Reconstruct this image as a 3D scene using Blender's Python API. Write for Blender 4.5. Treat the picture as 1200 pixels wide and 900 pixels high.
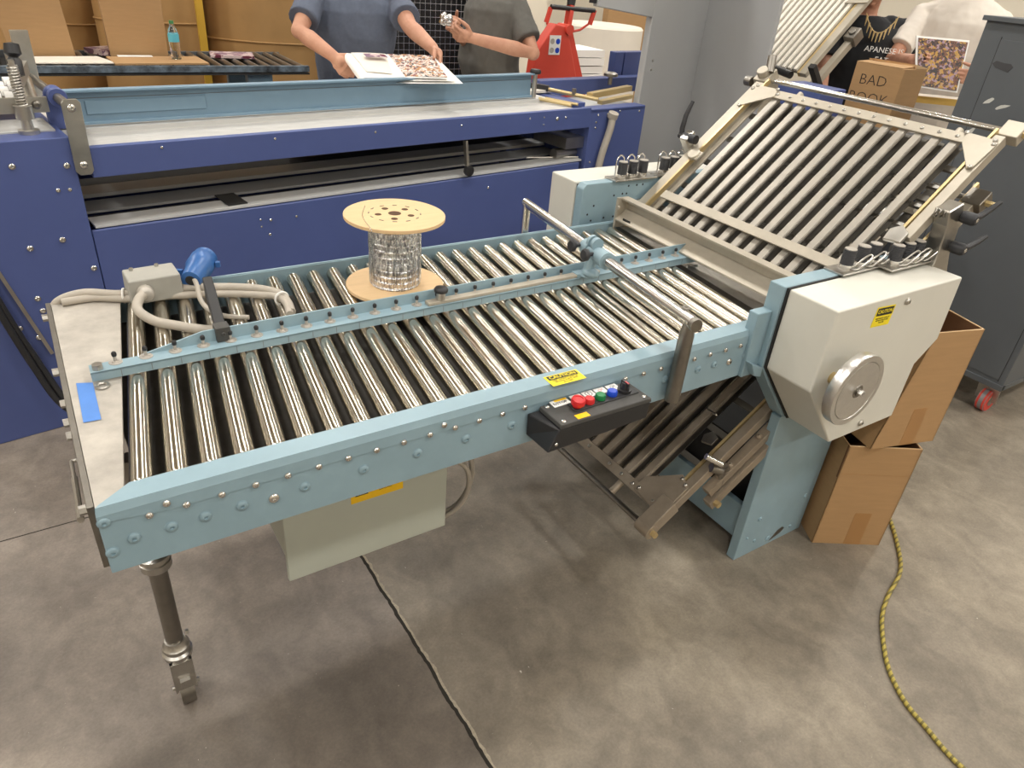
import bpy, bmesh, math, random
from mathutils import Vector, Matrix, noise
random.seed(7)
C = bpy.context.scene
for o in list(bpy.data.objects): bpy.data.objects.remove(o)

# ------------------------------------------------------------------ camera, world, lights, exposure
CAM = (-0.0323, -1.1139, 1.7453); YAW, PITCH, ROLL, FPX = 0.61675, 0.54054, 0.09135, 833.56
def make_camera():
    f = Vector((math.sin(YAW)*math.cos(PITCH), math.cos(YAW)*math.cos(PITCH), -math.sin(PITCH)))
    rt = Vector((math.cos(YAW), -math.sin(YAW), 0)); up = rt.cross(f)
    r2 = math.cos(ROLL)*rt + math.sin(ROLL)*up; u2 = -math.sin(ROLL)*rt + math.cos(ROLL)*up
    cd = bpy.data.cameras.new('camera'); cam = bpy.data.objects.new('camera', cd); C.collection.objects.link(cam)
    M = Matrix((r2, u2, -f)).transposed().to_4x4(); M.translation = Vector(CAM); cam.matrix_world = M
    cd.sensor_fit = 'HORIZONTAL'; cd.sensor_width = 36; cd.lens = 36*FPX/1200; cd.clip_start = .05; cd.clip_end = 60
    C.camera = cam
make_camera()
C.view_settings.view_transform = 'Standard'; C.view_settings.look = 'None'
C.view_settings.gamma = 1; C.view_settings.use_curve_mapping = False; C.view_settings.exposure = 0.14
w = bpy.data.worlds.new('world'); C.world = w; w.use_nodes = True
w.node_tree.nodes['Background'].inputs[0].default_value = (.9, .93, 1, 1); w.node_tree.nodes['Background'].inputs[1].default_value = .25
CEIL = 5.6
LAMPS = [(x, y) for y in (-5.8, -2.5, .8, 4.1, 7.4) for x in (-5.0, -1.4, 2.2, 5.8, 9.4)]      # rows that run along x
LAMP_POWER, UP_FILL_POWER = 50.0, 16.0

# ------------------------------------------------------------------ materials
MATS = {}
def mat(name, col, rough=.5, metal=0.0, var=.0, scale=12.0, bump=0.0, col2=None, stretch=None, coat=0.0, trans=0.0, alpha=1.0, emit=None, spec=.5, rvar=0.0):
    if name in MATS: return MATS[name]
    m = bpy.data.materials.new(name); m.use_nodes = True; nt = m.node_tree; b = nt.nodes['Principled BSDF']
    b.inputs['Base Color'].default_value = (*col, 1); b.inputs['Roughness'].default_value = rough; b.inputs['Metallic'].default_value = metal
    b.inputs['Coat Weight'].default_value = coat; b.inputs['Transmission Weight'].default_value = trans; b.inputs['Alpha'].default_value = alpha
    b.inputs['Specular IOR Level'].default_value = spec
    if emit: b.inputs['Emission Color'].default_value = (*col, 1); b.inputs['Emission Strength'].default_value = emit
    if var or bump or rvar:
        tc = nt.nodes.new('ShaderNodeTexCoord'); mp = nt.nodes.new('ShaderNodeMapping'); n = nt.nodes.new('ShaderNodeTexNoise')
        nt.links.new(tc.outputs['Object'], mp.inputs[0]); nt.links.new(mp.outputs[0], n.inputs[0])
        if stretch: mp.inputs['Scale'].default_value = stretch
        n.inputs['Scale'].default_value = scale; n.inputs['Detail'].default_value = 6; n.inputs['Roughness'].default_value = .65
        if var:
            r = nt.nodes.new('ShaderNodeValToRGB'); c2 = col2 or tuple(c*(1-var) for c in col)
            r.color_ramp.elements[0].position = .32; r.color_ramp.elements[1].position = .68
            r.color_ramp.elements[0].color = (*c2, 1); r.color_ramp.elements[1].color = (*col, 1)
            nt.links.new(n.outputs[0], r.inputs[0]); nt.links.new(r.outputs[0], b.inputs['Base Color'])
        if rvar:
            mr = nt.nodes.new('ShaderNodeMapRange'); mr.inputs[3].default_value = rough - rvar; mr.inputs[4].default_value = rough + rvar
            nt.links.new(n.outputs[0], mr.inputs[0]); nt.links.new(mr.outputs[0], b.inputs['Roughness'])
        if bump:
            bp = nt.nodes.new('ShaderNodeBump'); bp.inputs['Strength'].default_value = bump; bp.inputs['Distance'].default_value = .01
            nt.links.new(n.outputs[0], bp.inputs['Height']); nt.links.new(bp.outputs[0], b.inputs['Normal'])
    MATS[name] = m; return m
def srgb(r, g, b):
    f = lambda c: (c/255/12.92) if c/255 <= .04045 else ((c/255+.055)/1.055)**2.4
    return (f(r), f(g), f(b))

M_lblue = mat('light_blue_paint', srgb(142, 168, 180), .38, var=.10, scale=9, bump=.03, rvar=.06)
M_fence = mat('grey_blue_paint', srgb(120, 148, 168), .45, var=.08, scale=6)
M_navy = mat('navy_blue_paint', srgb(78, 92, 146), .42, var=.08, scale=4, rvar=.05)
M_roller = mat('roller_steel', (.66, .62, .54), .17, 1.0, var=.07, scale=5, stretch=(1, .3, 1))
def turned(m, axis):                       # lathe-turned finish: highlights stretch along the axis of the bar
    nt = m.node_tree; b = nt.nodes['Principled BSDF']; t = nt.nodes.new('ShaderNodeTangent'); t.direction_type = 'RADIAL'; t.axis = axis
    b.inputs['Anisotropic'].default_value = .9; b.inputs['Anisotropic Rotation'].default_value = .25; nt.links.new(t.outputs[0], b.inputs['Tangent'])
turned(M_roller, 'Y')
M_steel = mat('bare_steel', (.56, .54, .50), .32, 1.0, var=.18, scale=14, rvar=.08)
M_chrome = mat('polished_steel', (.74, .73, .71), .16, 1.0)
M_dsteel = mat('dark_steel', (.30, .28, .25), .38, 1.0, var=.2, scale=18)
M_slat = mat('slat_steel', srgb(172, 166, 156), .38, .35, var=.12, scale=20)
M_slatd = mat('slat_edge_steel', srgb(112, 108, 101), .5, .3)
M_frame = mat('plate_frame_steel', srgb(184, 176, 161), .42, .35, var=.14, scale=12)
M_lowslat = mat('worn_slat_steel', srgb(168, 155, 138), .40, .45, var=.22, scale=16)
M_brass = mat('brass', srgb(204, 182, 134), .35, .6)
M_alu = mat('brushed_aluminium', (.78, .77, .75), .30, 1.0, var=.08, scale=60)
M_cream = mat('cream_enamel', srgb(214, 212, 202), .42, var=.05, scale=5, bump=.02)
M_cabg = mat('grey_green_enamel', srgb(180, 184, 172), .45, var=.06, scale=5)
M_black = mat('black_plastic', (.018, .018, .02), .42)
M_rubber = mat('black_rubber', (.025, .025, .027), .6)
M_knob = mat('ribbed_black_plastic', (.022, .023, .027), .5)
M_lid = mat('black_lid_plastic', (.06, .058, .055), .55, var=.2, scale=30)
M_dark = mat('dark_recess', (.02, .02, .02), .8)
M_belt = mat('dark_belt', (.085, .078, .07), .75, var=.3, scale=30)
M_plate = mat('scuffed_plate', srgb(196, 190, 180), .5, .25, var=.14, scale=11, col2=srgb(164, 158, 150))
M_deck = mat('worn_white_deck', srgb(206, 204, 200), .5, .1, var=.16, scale=5, stretch=(1, 4, 1))
M_gdeck = mat('grey_deck', srgb(158, 162, 162), .5, .0, var=.12, scale=6)
M_card = mat('cardboard', srgb(176, 140, 98), .85, var=.08, scale=9, stretch=(1, 1, 8))
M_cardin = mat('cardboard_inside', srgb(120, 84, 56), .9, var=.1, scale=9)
M_tapeb = mat('brown_packing_tape', srgb(166, 124, 78), .4)
M_cedge = mat('cardboard_edge', srgb(214, 182, 140), .9)
M_kraft = mat('kraft_paper', srgb(176, 138, 88), .7, var=.14, scale=3, bump=.15)
M_wood = mat('spool_wood', srgb(222, 190, 146), .65, var=.10, scale=10, stretch=(1, 6, 1))
M_woodd = mat('hole_dark_wood', srgb(84, 60, 40), .9)
M_white = mat('white_paper', srgb(236, 234, 230), .7)
M_wpaper = mat('off_white_paper', srgb(228, 220, 208), .75, var=.05, scale=4)
M_red = mat('red_paint', srgb(214, 74, 58), .42, var=.06, scale=6)
M_redb = mat('red_button', srgb(200, 40, 44), .3)
M_green = mat('green_button', srgb(24, 120, 66), .3)
M_blueb = mat('blue_button', srgb(26, 70, 190), .3)
M_yel = mat('yellow_sticker', srgb(244, 222, 30), .5)
M_amb = mat('amber_sticker', srgb(246, 196, 20), .5)
M_ink = mat('black_ink', (.01, .01, .01), .6)
M_masking = mat('blue_masking_tape', srgb(84, 134, 208), .7, var=.08, scale=30)
M_cable = mat('grey_cable', srgb(176, 168, 156), .55, var=.08, scale=20)
M_jbox = mat('grey_box_plastic', srgb(166, 164, 156), .5, var=.08, scale=20)
M_plug = mat('blue_plug_plastic', srgb(50, 98, 160), .35)
M_yb = None
M_greym = mat('grey_machine_paint', srgb(172, 173, 174), .45, var=.05, scale=2)
M_cart = mat('charcoal_paint', srgb(92, 96, 100), .45, var=.10, scale=3)
M_poly = mat('red_polyurethane', srgb(206, 74, 62), .5)
M_wheel = mat('grey_tread', srgb(140, 140, 142), .5)
M_skin = mat('skin', srgb(200, 152, 126), .55, var=.10, scale=14, col2=srgb(184, 132, 108))
M_hair = mat('hair', srgb(70, 56, 46), .7, var=.3, scale=60, stretch=(1, 1, .2))
M_tee1 = mat('heather_blue_cotton', srgb(94, 102, 120), .9, var=.14, scale=60)
M_tee2 = mat('dark_grey_cotton', srgb(98, 96, 92), .9, var=.08, scale=60)
M_tee3 = mat('black_cotton', srgb(34, 36, 40), .9)
M_tee4 = mat('white_cotton', srgb(224, 216, 206), .9, var=.04, scale=30)
M_jeans = mat('denim', srgb(52, 62, 88), .9, var=.15, scale=60)
M_shoe = mat('shoe_leather', (.03, .028, .026), .5)
M_bone = mat('bone_beads', srgb(214, 186, 132), .5)
M_pet = mat('clear_bottle_plastic', (.93, .96, .97), .06, trans=1.0)
M_label = mat('bottle_label', srgb(96, 186, 206), .5)
M_galv = mat('galvanised_wire', (.75, .76, .78), .25, 1.0)
M_galvy = mat('zinc_yellow_post', srgb(206, 164, 54), .5)
M_tabley = mat('yellow_wood_edge', srgb(218, 180, 96), .5, var=.1, scale=12)

def wire_material():
    m = bpy.data.materials.new('wound_wire'); m.use_nodes = True; nt = m.node_tree; b = nt.nodes['Principled BSDF']
    b.inputs['Metallic'].default_value = 1; b.inputs['Roughness'].default_value = .28
    tc = nt.nodes.new('ShaderNodeTexCoord'); mp = nt.nodes.new('ShaderNodeMapping'); mp.inputs['Scale'].default_value = (1, 1, .35)
    v = nt.nodes.new('ShaderNodeTexNoise'); v.inputs['Scale'].default_value = 170; v.inputs['Detail'].default_value = 2
    r = nt.nodes.new('ShaderNodeValToRGB'); r.color_ramp.elements[0].position = .4; r.color_ramp.elements[1].position = .6
    r.color_ramp.elements[0].color = (.34, .34, .37, 1); r.color_ramp.elements[1].color = (.97, .98, 1, 1)
    bp = nt.nodes.new('ShaderNodeBump'); bp.inputs['Strength'].default_value = .9; bp.inputs['Distance'].default_value = .004
    nt.links.new(tc.outputs['Object'], mp.inputs[0]); nt.links.new(mp.outputs[0], v.inputs[0]); nt.links.new(v.outputs[0], r.inputs[0])
    nt.links.new(r.outputs[0], b.inputs['Base Color']); nt.links.new(v.outputs[0], bp.inputs['Height']); nt.links.new(bp.outputs[0], b.inputs['Normal'])
    return m
M_wire = wire_material()

def stripe_material(name, c1, c2, axis, freq, duty=.5, rough=.5):
    m = bpy.data.materials.new(name); m.use_nodes = True; nt = m.node_tree; b = nt.nodes['Principled BSDF']; b.inputs['Roughness'].default_value = rough
    tc = nt.nodes.new('ShaderNodeTexCoord'); sx = nt.nodes.new('ShaderNodeSeparateXYZ'); mu = nt.nodes.new('ShaderNodeMath'); mu.operation = 'MULTIPLY'; mu.inputs[1].default_value = freq
    fr = nt.nodes.new('ShaderNodeMath'); fr.operation = 'FRACT'; gt = nt.nodes.new('ShaderNodeMath'); gt.operation = 'GREATER_THAN'; gt.inputs[1].default_value = duty
    mx = nt.nodes.new('ShaderNodeMix'); mx.data_type = 'RGBA'; mx.inputs[6].default_value = (*c1, 1); mx.inputs[7].default_value = (*c2, 1)
    nt.links.new(tc.outputs['Object'], sx.inputs[0]); nt.links.new(sx.outputs[axis], mu.inputs[0]); nt.links.new(mu.outputs[0], fr.inputs[0])
    nt.links.new(fr.outputs[0], gt.inputs[0]); nt.links.new(gt.outputs[0], mx.inputs[0]); nt.links.new(mx.outputs[2], b.inputs['Base Color'])
    return m

def concrete():
    m = bpy.data.materials.new('concrete'); m.use_nodes = True; nt = m.node_tree; N = nt.nodes; Lk = nt.links; b = N['Principled BSDF']
    tc = N.new('ShaderNodeTexCoord')
    def nz(scale, detail=6, rough=.6, dist=0.0):
        n = N.new('ShaderNodeTexNoise'); n.inputs['Scale'].default_value = scale; n.inputs['Detail'].default_value = detail; n.inputs['Roughness'].default_value = rough
        n.inputs['Distortion'].default_value = dist; Lk.new(tc.outputs['Object'], n.inputs[0]); return n
    def ramp(src, stops):
        r = N.new('ShaderNodeValToRGB'); e = r.color_ramp.elements
        e[0].position, e[0].color = stops[0][0], (*stops[0][1], 1); e[1].position, e[1].color = stops[-1][0], (*stops[-1][1], 1)
        for p, c in stops[1:-1]: x = e.new(p); x.color = (*c, 1)
        Lk.new(src, r.inputs[0]); return r
    def mix(kind, a, c, f):
        x = N.new('ShaderNodeMix'); x.data_type = 'RGBA'; x.blend_type = kind
        if isinstance(f, (int, float)): x.inputs[0].default_value = f
        else: Lk.new(f, x.inputs[0])
        Lk.new(a, x.inputs[6])
        if isinstance(c, tuple): x.inputs[7].default_value = (*c, 1)
        else: Lk.new(c, x.inputs[7])
        return x.outputs[2]
    big = ramp(nz(1.1, 5, .55, .6).outputs[0], [(.3, srgb(108, 101, 93)), (.5, srgb(132, 124, 114)), (.7, srgb(156, 147, 134))])
    mid = ramp(nz(5.5, 8, .7, .3).outputs[0], [(.33, (.64, .63, .62)), (.67, (1.14, 1.13, 1.11))])
    fine = ramp(nz(120, 3, .7).outputs[0], [(.35, (.82, .82, .82)), (.65, (1.12, 1.12, 1.12))])
    col = mix('MULTIPLY', big.outputs[0], mid.outputs[0], .8); col = mix('MULTIPLY', col, fine.outputs[0], .6)
    # trowel sweeps
    wv = N.new('ShaderNodeTexWave'); wv.inputs['Scale'].default_value = 3.0; wv.inputs['Distortion'].default_value = 14; wv.inputs['Detail'].default_value = 6; wv.inputs['Detail Scale'].default_value = 2.2
    Lk.new(tc.outputs['Object'], wv.inputs[0])
    sw = ramp(wv.outputs[0], [(.0, (.9, .9, .9)), (1, (1.1, 1.1, 1.1))]); col = mix('MULTIPLY', col, sw.outputs[0], .6)
    # conveyor's shadow painted into the slab left of the joint, in front of y = .165
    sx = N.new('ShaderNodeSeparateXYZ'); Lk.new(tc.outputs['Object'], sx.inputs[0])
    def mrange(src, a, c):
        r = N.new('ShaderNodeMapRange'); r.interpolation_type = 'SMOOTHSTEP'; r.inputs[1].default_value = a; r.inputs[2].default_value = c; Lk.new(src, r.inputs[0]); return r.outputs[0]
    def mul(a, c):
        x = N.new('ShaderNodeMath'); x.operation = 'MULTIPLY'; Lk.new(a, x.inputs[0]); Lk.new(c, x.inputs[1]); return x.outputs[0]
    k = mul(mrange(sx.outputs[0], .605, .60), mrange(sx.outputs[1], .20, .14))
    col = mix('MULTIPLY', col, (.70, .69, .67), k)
    col = mix('MULTIPLY', col, (1.0, .975, .985), mrange(sx.outputs[0], .61, .60)); col = mix('MULTIPLY', col, (1.0, .985, .93), mrange(sx.outputs[0], .60, .61))   # two pours of concrete
    # little white chips and dark pits
    chips = ramp(nz(38, 2, .9, 1.5).outputs[0], [(.74, (0, 0, 0)), (.78, (1, 1, 1))]); col = mix('MIX', col, srgb(196, 190, 178), chips.outputs[0])
    pits = ramp(nz(21, 3, .9, 2.5).outputs[0], [(.23, (1, 1, 1)), (.26, (0, 0, 0))]); col = mix('MIX', col, srgb(60, 56, 50), pits.outputs[0])
    Lk.new(col, b.inputs['Base Color'])
    rr = N.new('ShaderNodeMapRange'); rr.inputs[3].default_value = .42; rr.inputs[4].default_value = .7; Lk.new(nz(2.5).outputs[0], rr.inputs[0]); Lk.new(rr.outputs[0], b.inputs['Roughness'])
    bp = N.new('ShaderNodeBump'); bp.inputs['Strength'].default_value = .12; bp.inputs['Distance'].default_value = .01; Lk.new(nz(60, 5).outputs[0], bp.inputs['Height']); Lk.new(bp.outputs[0], b.inputs['Normal'])
    return m

# ------------------------------------------------------------------ mesh builder
def V(*a): return Vector(a)
def frame_of(d, up=None):
    d = Vector(d).normalized(); up = Vector(up) if up is not None else (V(0, 0, 1) if abs(d.z) < .9 else V(1, 0, 0))
    x = up.cross(d)
    if x.length < 1e-6: x = V(1, 0, 0).cross(d)
    x.normalize(); return x, d.cross(x).normalized(), d
class MB:
    def __init__(s, T=None): s.v = []; s.f = []; s.sm = []; s.mi = []; s.T = T; s.m = 0
    def P(s, p):
        p = Vector(p); return tuple(s.T @ p) if s.T is not None else tuple(p)
    def add(s, vs, fs, sm=False):
        o = len(s.v); s.v += [s.P(p) for p in vs]
        for i, f in enumerate(fs): s.f.append(tuple(o+k for k in f)); s.sm.append(sm if isinstance(sm, bool) else sm[i]); s.mi.append(s.m)
        return s
    def box(s, x0, x1, y0, y1, z0, z1):
        return s.add([(x0,y0,z0),(x1,y0,z0),(x1,y1,z0),(x0,y1,z0),(x0,y0,z1),(x1,y0,z1),(x1,y1,z1),(x0,y1,z1)],
                     [(0,3,2,1),(4,5,6,7),(0,1,5,4),(1,2,6,5),(2,3,7,6),(3,0,4,7)])
    def hexa(s, b, t):
        return s.add(list(b)+list(t), [(0,3,2,1),(4,5,6,7),(0,1,5,4),(1,2,6,5),(2,3,7,6),(3,0,4,7)])
    def beam(s, p, q, w, h, up=None):
        p, q = Vector(p), Vector(q); x, y, d = frame_of(q-p, up); a, b = x*w/2, y*h/2
        return s.hexa([p-a-b, p+a-b, p+a+b, p-a+b], [q-a-b, q+a-b, q+a+b, q-a+b])
    def cyl(s, p, q, r, r2=None, n=16, caps=True, ph=0.0):
        p, q = Vector(p), Vector(q); r2 = r if r2 is None else r2; x, y, d = frame_of(q-p)
        cs = [(math.cos(2*math.pi*k/n+ph), math.sin(2*math.pi*k/n+ph)) for k in range(n)]
        vs = [p+x*c*r+y*t*r for c, t in cs] + [q+x*c*r2+y*t*r2 for c, t in cs]
        fs = [(k, (k+1) % n, n+(k+1) % n, n+k) for k in range(n)]; sm = [n > 8]*n
        if caps: fs += [tuple(range(n-1, -1, -1)), tuple(range(n, 2*n))]; sm += [False, False]
        return s.add(vs, fs, sm)
    def tube(s, pts, r, n=10, caps=True):
        pts = [Vector(p) for p in pts]; R = r if isinstance(r, (list, tuple)) else [r]*len(pts); vs = []; x = None
        for i, p in enumerate(pts):
            d = (pts[min(i+1, len(pts)-1)]-pts[max(i-1, 0)]).normalized()
            x = frame_of(d)[0] if x is None else (x - d*x.dot(d)).normalized()
            y = d.cross(x)
            rr = R[i] if isinstance(R[i], (list, tuple)) else (R[i], R[i])
            vs += [p+x*math.cos(2*math.pi*k/n)*rr[0]+y*math.sin(2*math.pi*k/n)*rr[1] for k in range(n)]
        fs = [(i*n+k, i*n+(k+1) % n, (i+1)*n+(k+1) % n, (i+1)*n+k) for i in range(len(pts)-1) for k in range(n)]; sm = [True]*len(fs)
        if caps: fs += [tuple(range(n-1, -1, -1)), tuple(range((len(pts)-1)*n, len(pts)*n))]; sm += [False]*2
        return s.add(vs, fs, sm)
    def prism(s, poly, a, b, ax='y'):
        put = {'x': lambda u, v, t: (t, u, v), 'y': lambda u, v, t: (u, t, v), 'z': lambda u, v, t: (u, v, t)}[ax]
        n = len(poly); vs = [put(u, v, a) for u, v in poly]+[put(u, v, b) for u, v in poly]
        ar = sum(poly[i][0]*poly[(i+1) % n][1]-poly[(i+1) % n][0]*poly[i][1] for i in range(n))
        if (ar > 0) == (ax == 'y'): f0, f1 = tuple(range(n)), tuple(range(2*n-1, n-1, -1)); side = [(k, n+k, n+(k+1) % n, (k+1) % n) for k in range(n)]
        else: f0, f1 = tuple(range(n-1, -1, -1)), tuple(range(n, 2*n)); side = [(k, (k+1) % n, n+(k+1) % n, n+k) for k in range(n)]
        return s.add(vs, [f0, f1]+side)
    def lathe(s, prof, base, axis=(0, 0, 1), n=24, smooth=True):
        base = Vector(base); x, y, d = frame_of(axis); vs = []
        for r, h in prof: vs += [base+d*h+x*r*math.cos(2*math.pi*k/n)+y*r*math.sin(2*math.pi*k/n) for k in range(n)]
        fs = []; sm = []
        for i in range(len(prof)-1):
            for k in range(n): fs.append((i*n+k, i*n+(k+1) % n, (i+1)*n+(k+1) % n, (i+1)*n+k)); sm.append(smooth)
        if prof[0][0] > 1e-5: fs.append(tuple(range(n-1, -1, -1))); sm.append(False)
        if prof[-1][0] > 1e-5: fs.append(tuple(range((len(prof)-1)*n, len(prof)*n))); sm.append(False)
        return s.add(vs, fs, sm)
    def ball(s, c, r, n=14, m=8, sq=(1, 1, 1), axis=(0, 0, 1)):
        c = Vector(c); x, y, d = frame_of(axis); prof = [(math.sin(math.pi*i/m), -math.cos(math.pi*i/m)) for i in range(m+1)]; vs = []
        for a, h in prof: vs += [c+d*h*r*sq[2]+x*max(a, .001)*r*sq[0]*math.cos(2*math.pi*k/n)+y*max(a, .001)*r*sq[1]*math.sin(2*math.pi*k/n) for k in range(n)]
        fs = [(i*n+k, i*n+(k+1) % n, (i+1)*n+(k+1) % n, (i+1)*n+k) for i in range(m) for k in range(n)]
        return s.add(vs, fs+[tuple(range(n-1, -1, -1)), tuple(range(m*n, m*n+n))], True)
    def torus(s, c, axis, R, r, n=32, k=10, a0=0, a1=2*math.pi):
        c = Vector(c); x, y, d = frame_of(axis); full = abs(a1-a0-2*math.pi) < 1e-6; N = n if full else n+1; vs = []
        for i in range(N):
            t = a0+(a1-a0)*i/n; e = x*math.cos(t)+y*math.sin(t)
            vs += [c+e*(R+r*math.cos(2*math.pi*j/k))+d*r*math.sin(2*math.pi*j/k) for j in range(k)]
        fs = [((i % N)*k+j, ((i+1) % N)*k+j, ((i+1) % N)*k+(j+1) % k, (i % N)*k+(j+1) % k) for i in range(n) for j in range(k)]
        return s.add(vs, fs, True)
    def bolt(s, p, nrm, r=.006, h=.004):       # domed socket-head screw, its socket sunk in the middle
        p, nrm = Vector(p), Vector(nrm).normalized()
        return s.lathe([(r*1.15, 0), (r*1.15, h*.35), (r, h*.7), (r*.6, h), (r*.42, h), (r*.38, h*.3), (0.00001, h*.3)], p, nrm, 12)
COL = C.collection
def obj(name, mb, m, parent=None, bevel=0, seg=1, label=None, wn=False):
    me = bpy.data.meshes.new(name)
    vs = mb.v
    o = bpy.data.objects.new(name, me); COL.objects.link(o)
    if parent is not None:
        o.parent = parent
        inv = world_of(parent).inverted(); vs = [tuple(inv @ Vector(p)) for p in vs]
    me.from_pydata(vs, [], mb.f); me.polygons.foreach_set('use_smooth', mb.sm)
    for x in (m if isinstance(m, (list, tuple)) else [m]): me.materials.append(x)
    me.polygons.foreach_set('material_index', mb.mi); me.update()
    if any(mb.sm) and len(mb.v) < 60000: me.set_sharp_from_angle(angle=.75)
    if bevel:
        b = o.modifiers.new('bevel', 'BEVEL'); b.width = bevel; b.segments = seg; b.limit_method = 'ANGLE'; b.angle_limit = .6
    if label: o['label'] = label
    return o
def world_of(o):
    M = o.matrix_basis.copy()
    return world_of(o.parent) @ M if o.parent else M
def tag(o, label, cat, group=None, kind=None):
    o['label'] = label; o['category'] = cat
    if group: o['group'] = group
    if kind: o['kind'] = kind
    return o
def thing(name, label, cat, loc, group=None, rz=0.0):
    o = bpy.data.objects.new(name, None); COL.objects.link(o); o.location = loc; o.rotation_euler = (0, 0, rz); o.empty_display_size = .05
    return tag(o, label, cat, group)
def single(name, mb, m, label, cat, base, group=None, bevel=0, rz=0.0):   # a thing that is one mesh, origin at its base
    inv = (Matrix.Translation(Vector(base)) @ Matrix.Rotation(rz, 4, 'Z')).inverted()
    mb.v = [tuple(inv @ Vector(p)) for p in mb.v]
    o = obj(name, mb, m, None, bevel); o.location = base; o.rotation_euler = (0, 0, rz); return tag(o, label, cat, group)
def struct(name, mb, m, bevel=0):
    o = obj(name, mb, m, None, bevel); o['kind'] = 'structure'; return o
def copy_tree(o, parent=None, off=(0, 0, 0)):
    c = o.copy(); COL.objects.link(c); c.parent = parent; c.location = o.location + Vector(off)
    for ch in o.children: copy_tree(ch, c)
    return c
def dup_part(o, off):
    c = o.copy(); COL.objects.link(c); c.location = o.location + Vector(off)
    for ch in list(o.children):
        d = ch.copy(); COL.objects.link(d); d.parent = c
    return c
def text(name, body, size, M, m, parent, ext=.0004, bold=0.0, sx=1.0):
    cu = bpy.data.curves.new(name, 'FONT'); cu.body = body; cu.size = size; cu.align_x = 'CENTER'; cu.align_y = 'CENTER'; cu.extrude = ext; cu.offset = bold; cu.resolution_u = 2
    t = bpy.data.objects.new(name, cu); COL.objects.link(t)
    dg = bpy.context.evaluated_depsgraph_get(); me = bpy.data.meshes.new_from_object(t.evaluated_get(dg)); bpy.data.objects.remove(t)
    MM = M @ Matrix.Diagonal((sx, 1, 1, 1))
    inv = world_of(parent).inverted() if parent is not None else Matrix.Identity(4)
    me.transform(inv @ MM); me.materials.clear(); me.materials.append(m); me.name = name
    o = bpy.data.objects.new(name, me); COL.objects.link(o); o.parent = parent; return o
def mframe(o, x, y):
    x = Vector(x).normalized(); z = x.cross(Vector(y)).normalized(); y = z.cross(x); M = Matrix((x, y, z)).transposed().to_4x4(); M.translation = Vector(o); return M
def spline(pts, n=8):
    pts = [Vector(p) for p in pts]; P = [pts[0]*2-pts[1]]+pts+[pts[-1]*2-pts[-2]]; out = []
    for i in range(1, len(P)-2):
        a, b, c, d = P[i-1:i+3]
        for k in range(n):
            t = k/n; out.append(.5*((2*b)+(c-a)*t+(2*a-5*b+4*c-d)*t*t+(3*b-a-3*c+d)*t**3))
    return out+[pts[-1]]

# ------------------------------------------------------------------ the hall
X0, X1, Y0, Y1 = -9, 13, -9, 12
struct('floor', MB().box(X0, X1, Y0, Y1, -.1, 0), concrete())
M_wall = mat('painted_wall', srgb(236, 228, 212), .8, var=.04, scale=1.5)
M_ceil = mat('ceiling_deck', srgb(214, 206, 190), .8, var=.1, scale=2)
struct('wall_back', MB().box(X0, X1, Y1, Y1+.15, 0, CEIL), M_wall)
struct('wall_front', MB().box(X0, X1, Y0-.15, Y0, 0, CEIL), M_wall)
struct('wall_left', MB().box(X0-.15, X0, Y0-.15, Y1+.15, 0, CEIL), M_wall)
struct('wall_right', MB().box(X1, X1+.15, Y0-.15, Y1+.15, 0, CEIL), M_wall)
struct('ceiling', MB().box(X0-.15, X1+.15, Y0-.15, Y1+.15, CEIL, CEIL+.15), M_ceil)
jm = MB()                                         # saw joints in the slab: ragged dark grooves
pts = [(.594+.006*noise.noise(V(0, y*9, 3))+.003*noise.noise(V(5, y*60, 3)), y) for y in [(-3+i*.012) for i in range(800)]]
jm.add([(x-(.005+.003*abs(noise.noise(V(1, y*25, 0)))), y, .0006) for x, y in pts]+[(x+.004+.003*abs(noise.noise(V(7, y*31, 0))), y, .0006) for x, y in pts],
       [(i, len(pts)+i, len(pts)+i+1, i+1) for i in range(len(pts)-1)])
jm.box(-6, .59, 1.1385, 1.1425, 0, .0006)
struct('trim_1', jm, mat('dark_joint_filler', srgb(38, 34, 28), .95))
lip = MB(); lp = [(x+.012+.007*noise.noise(V(2, y*40, 1)), y) for x, y in pts]
lip.add([(x, y, .0004) for (x, y) in pts]+[(x, y, .0004) for (x, y) in lp], [(i, len(pts)+i, len(pts)+i+1, i+1) for i in range(len(pts)-1)])
struct('trim_2', lip, mat('chipped_concrete_lip', srgb(172, 162, 142), .9, var=.4, scale=90))
M_tube = mat('lamp_diffuser', (1, .98, .94), .5, emit=9.0)
fix0 = None
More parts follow.
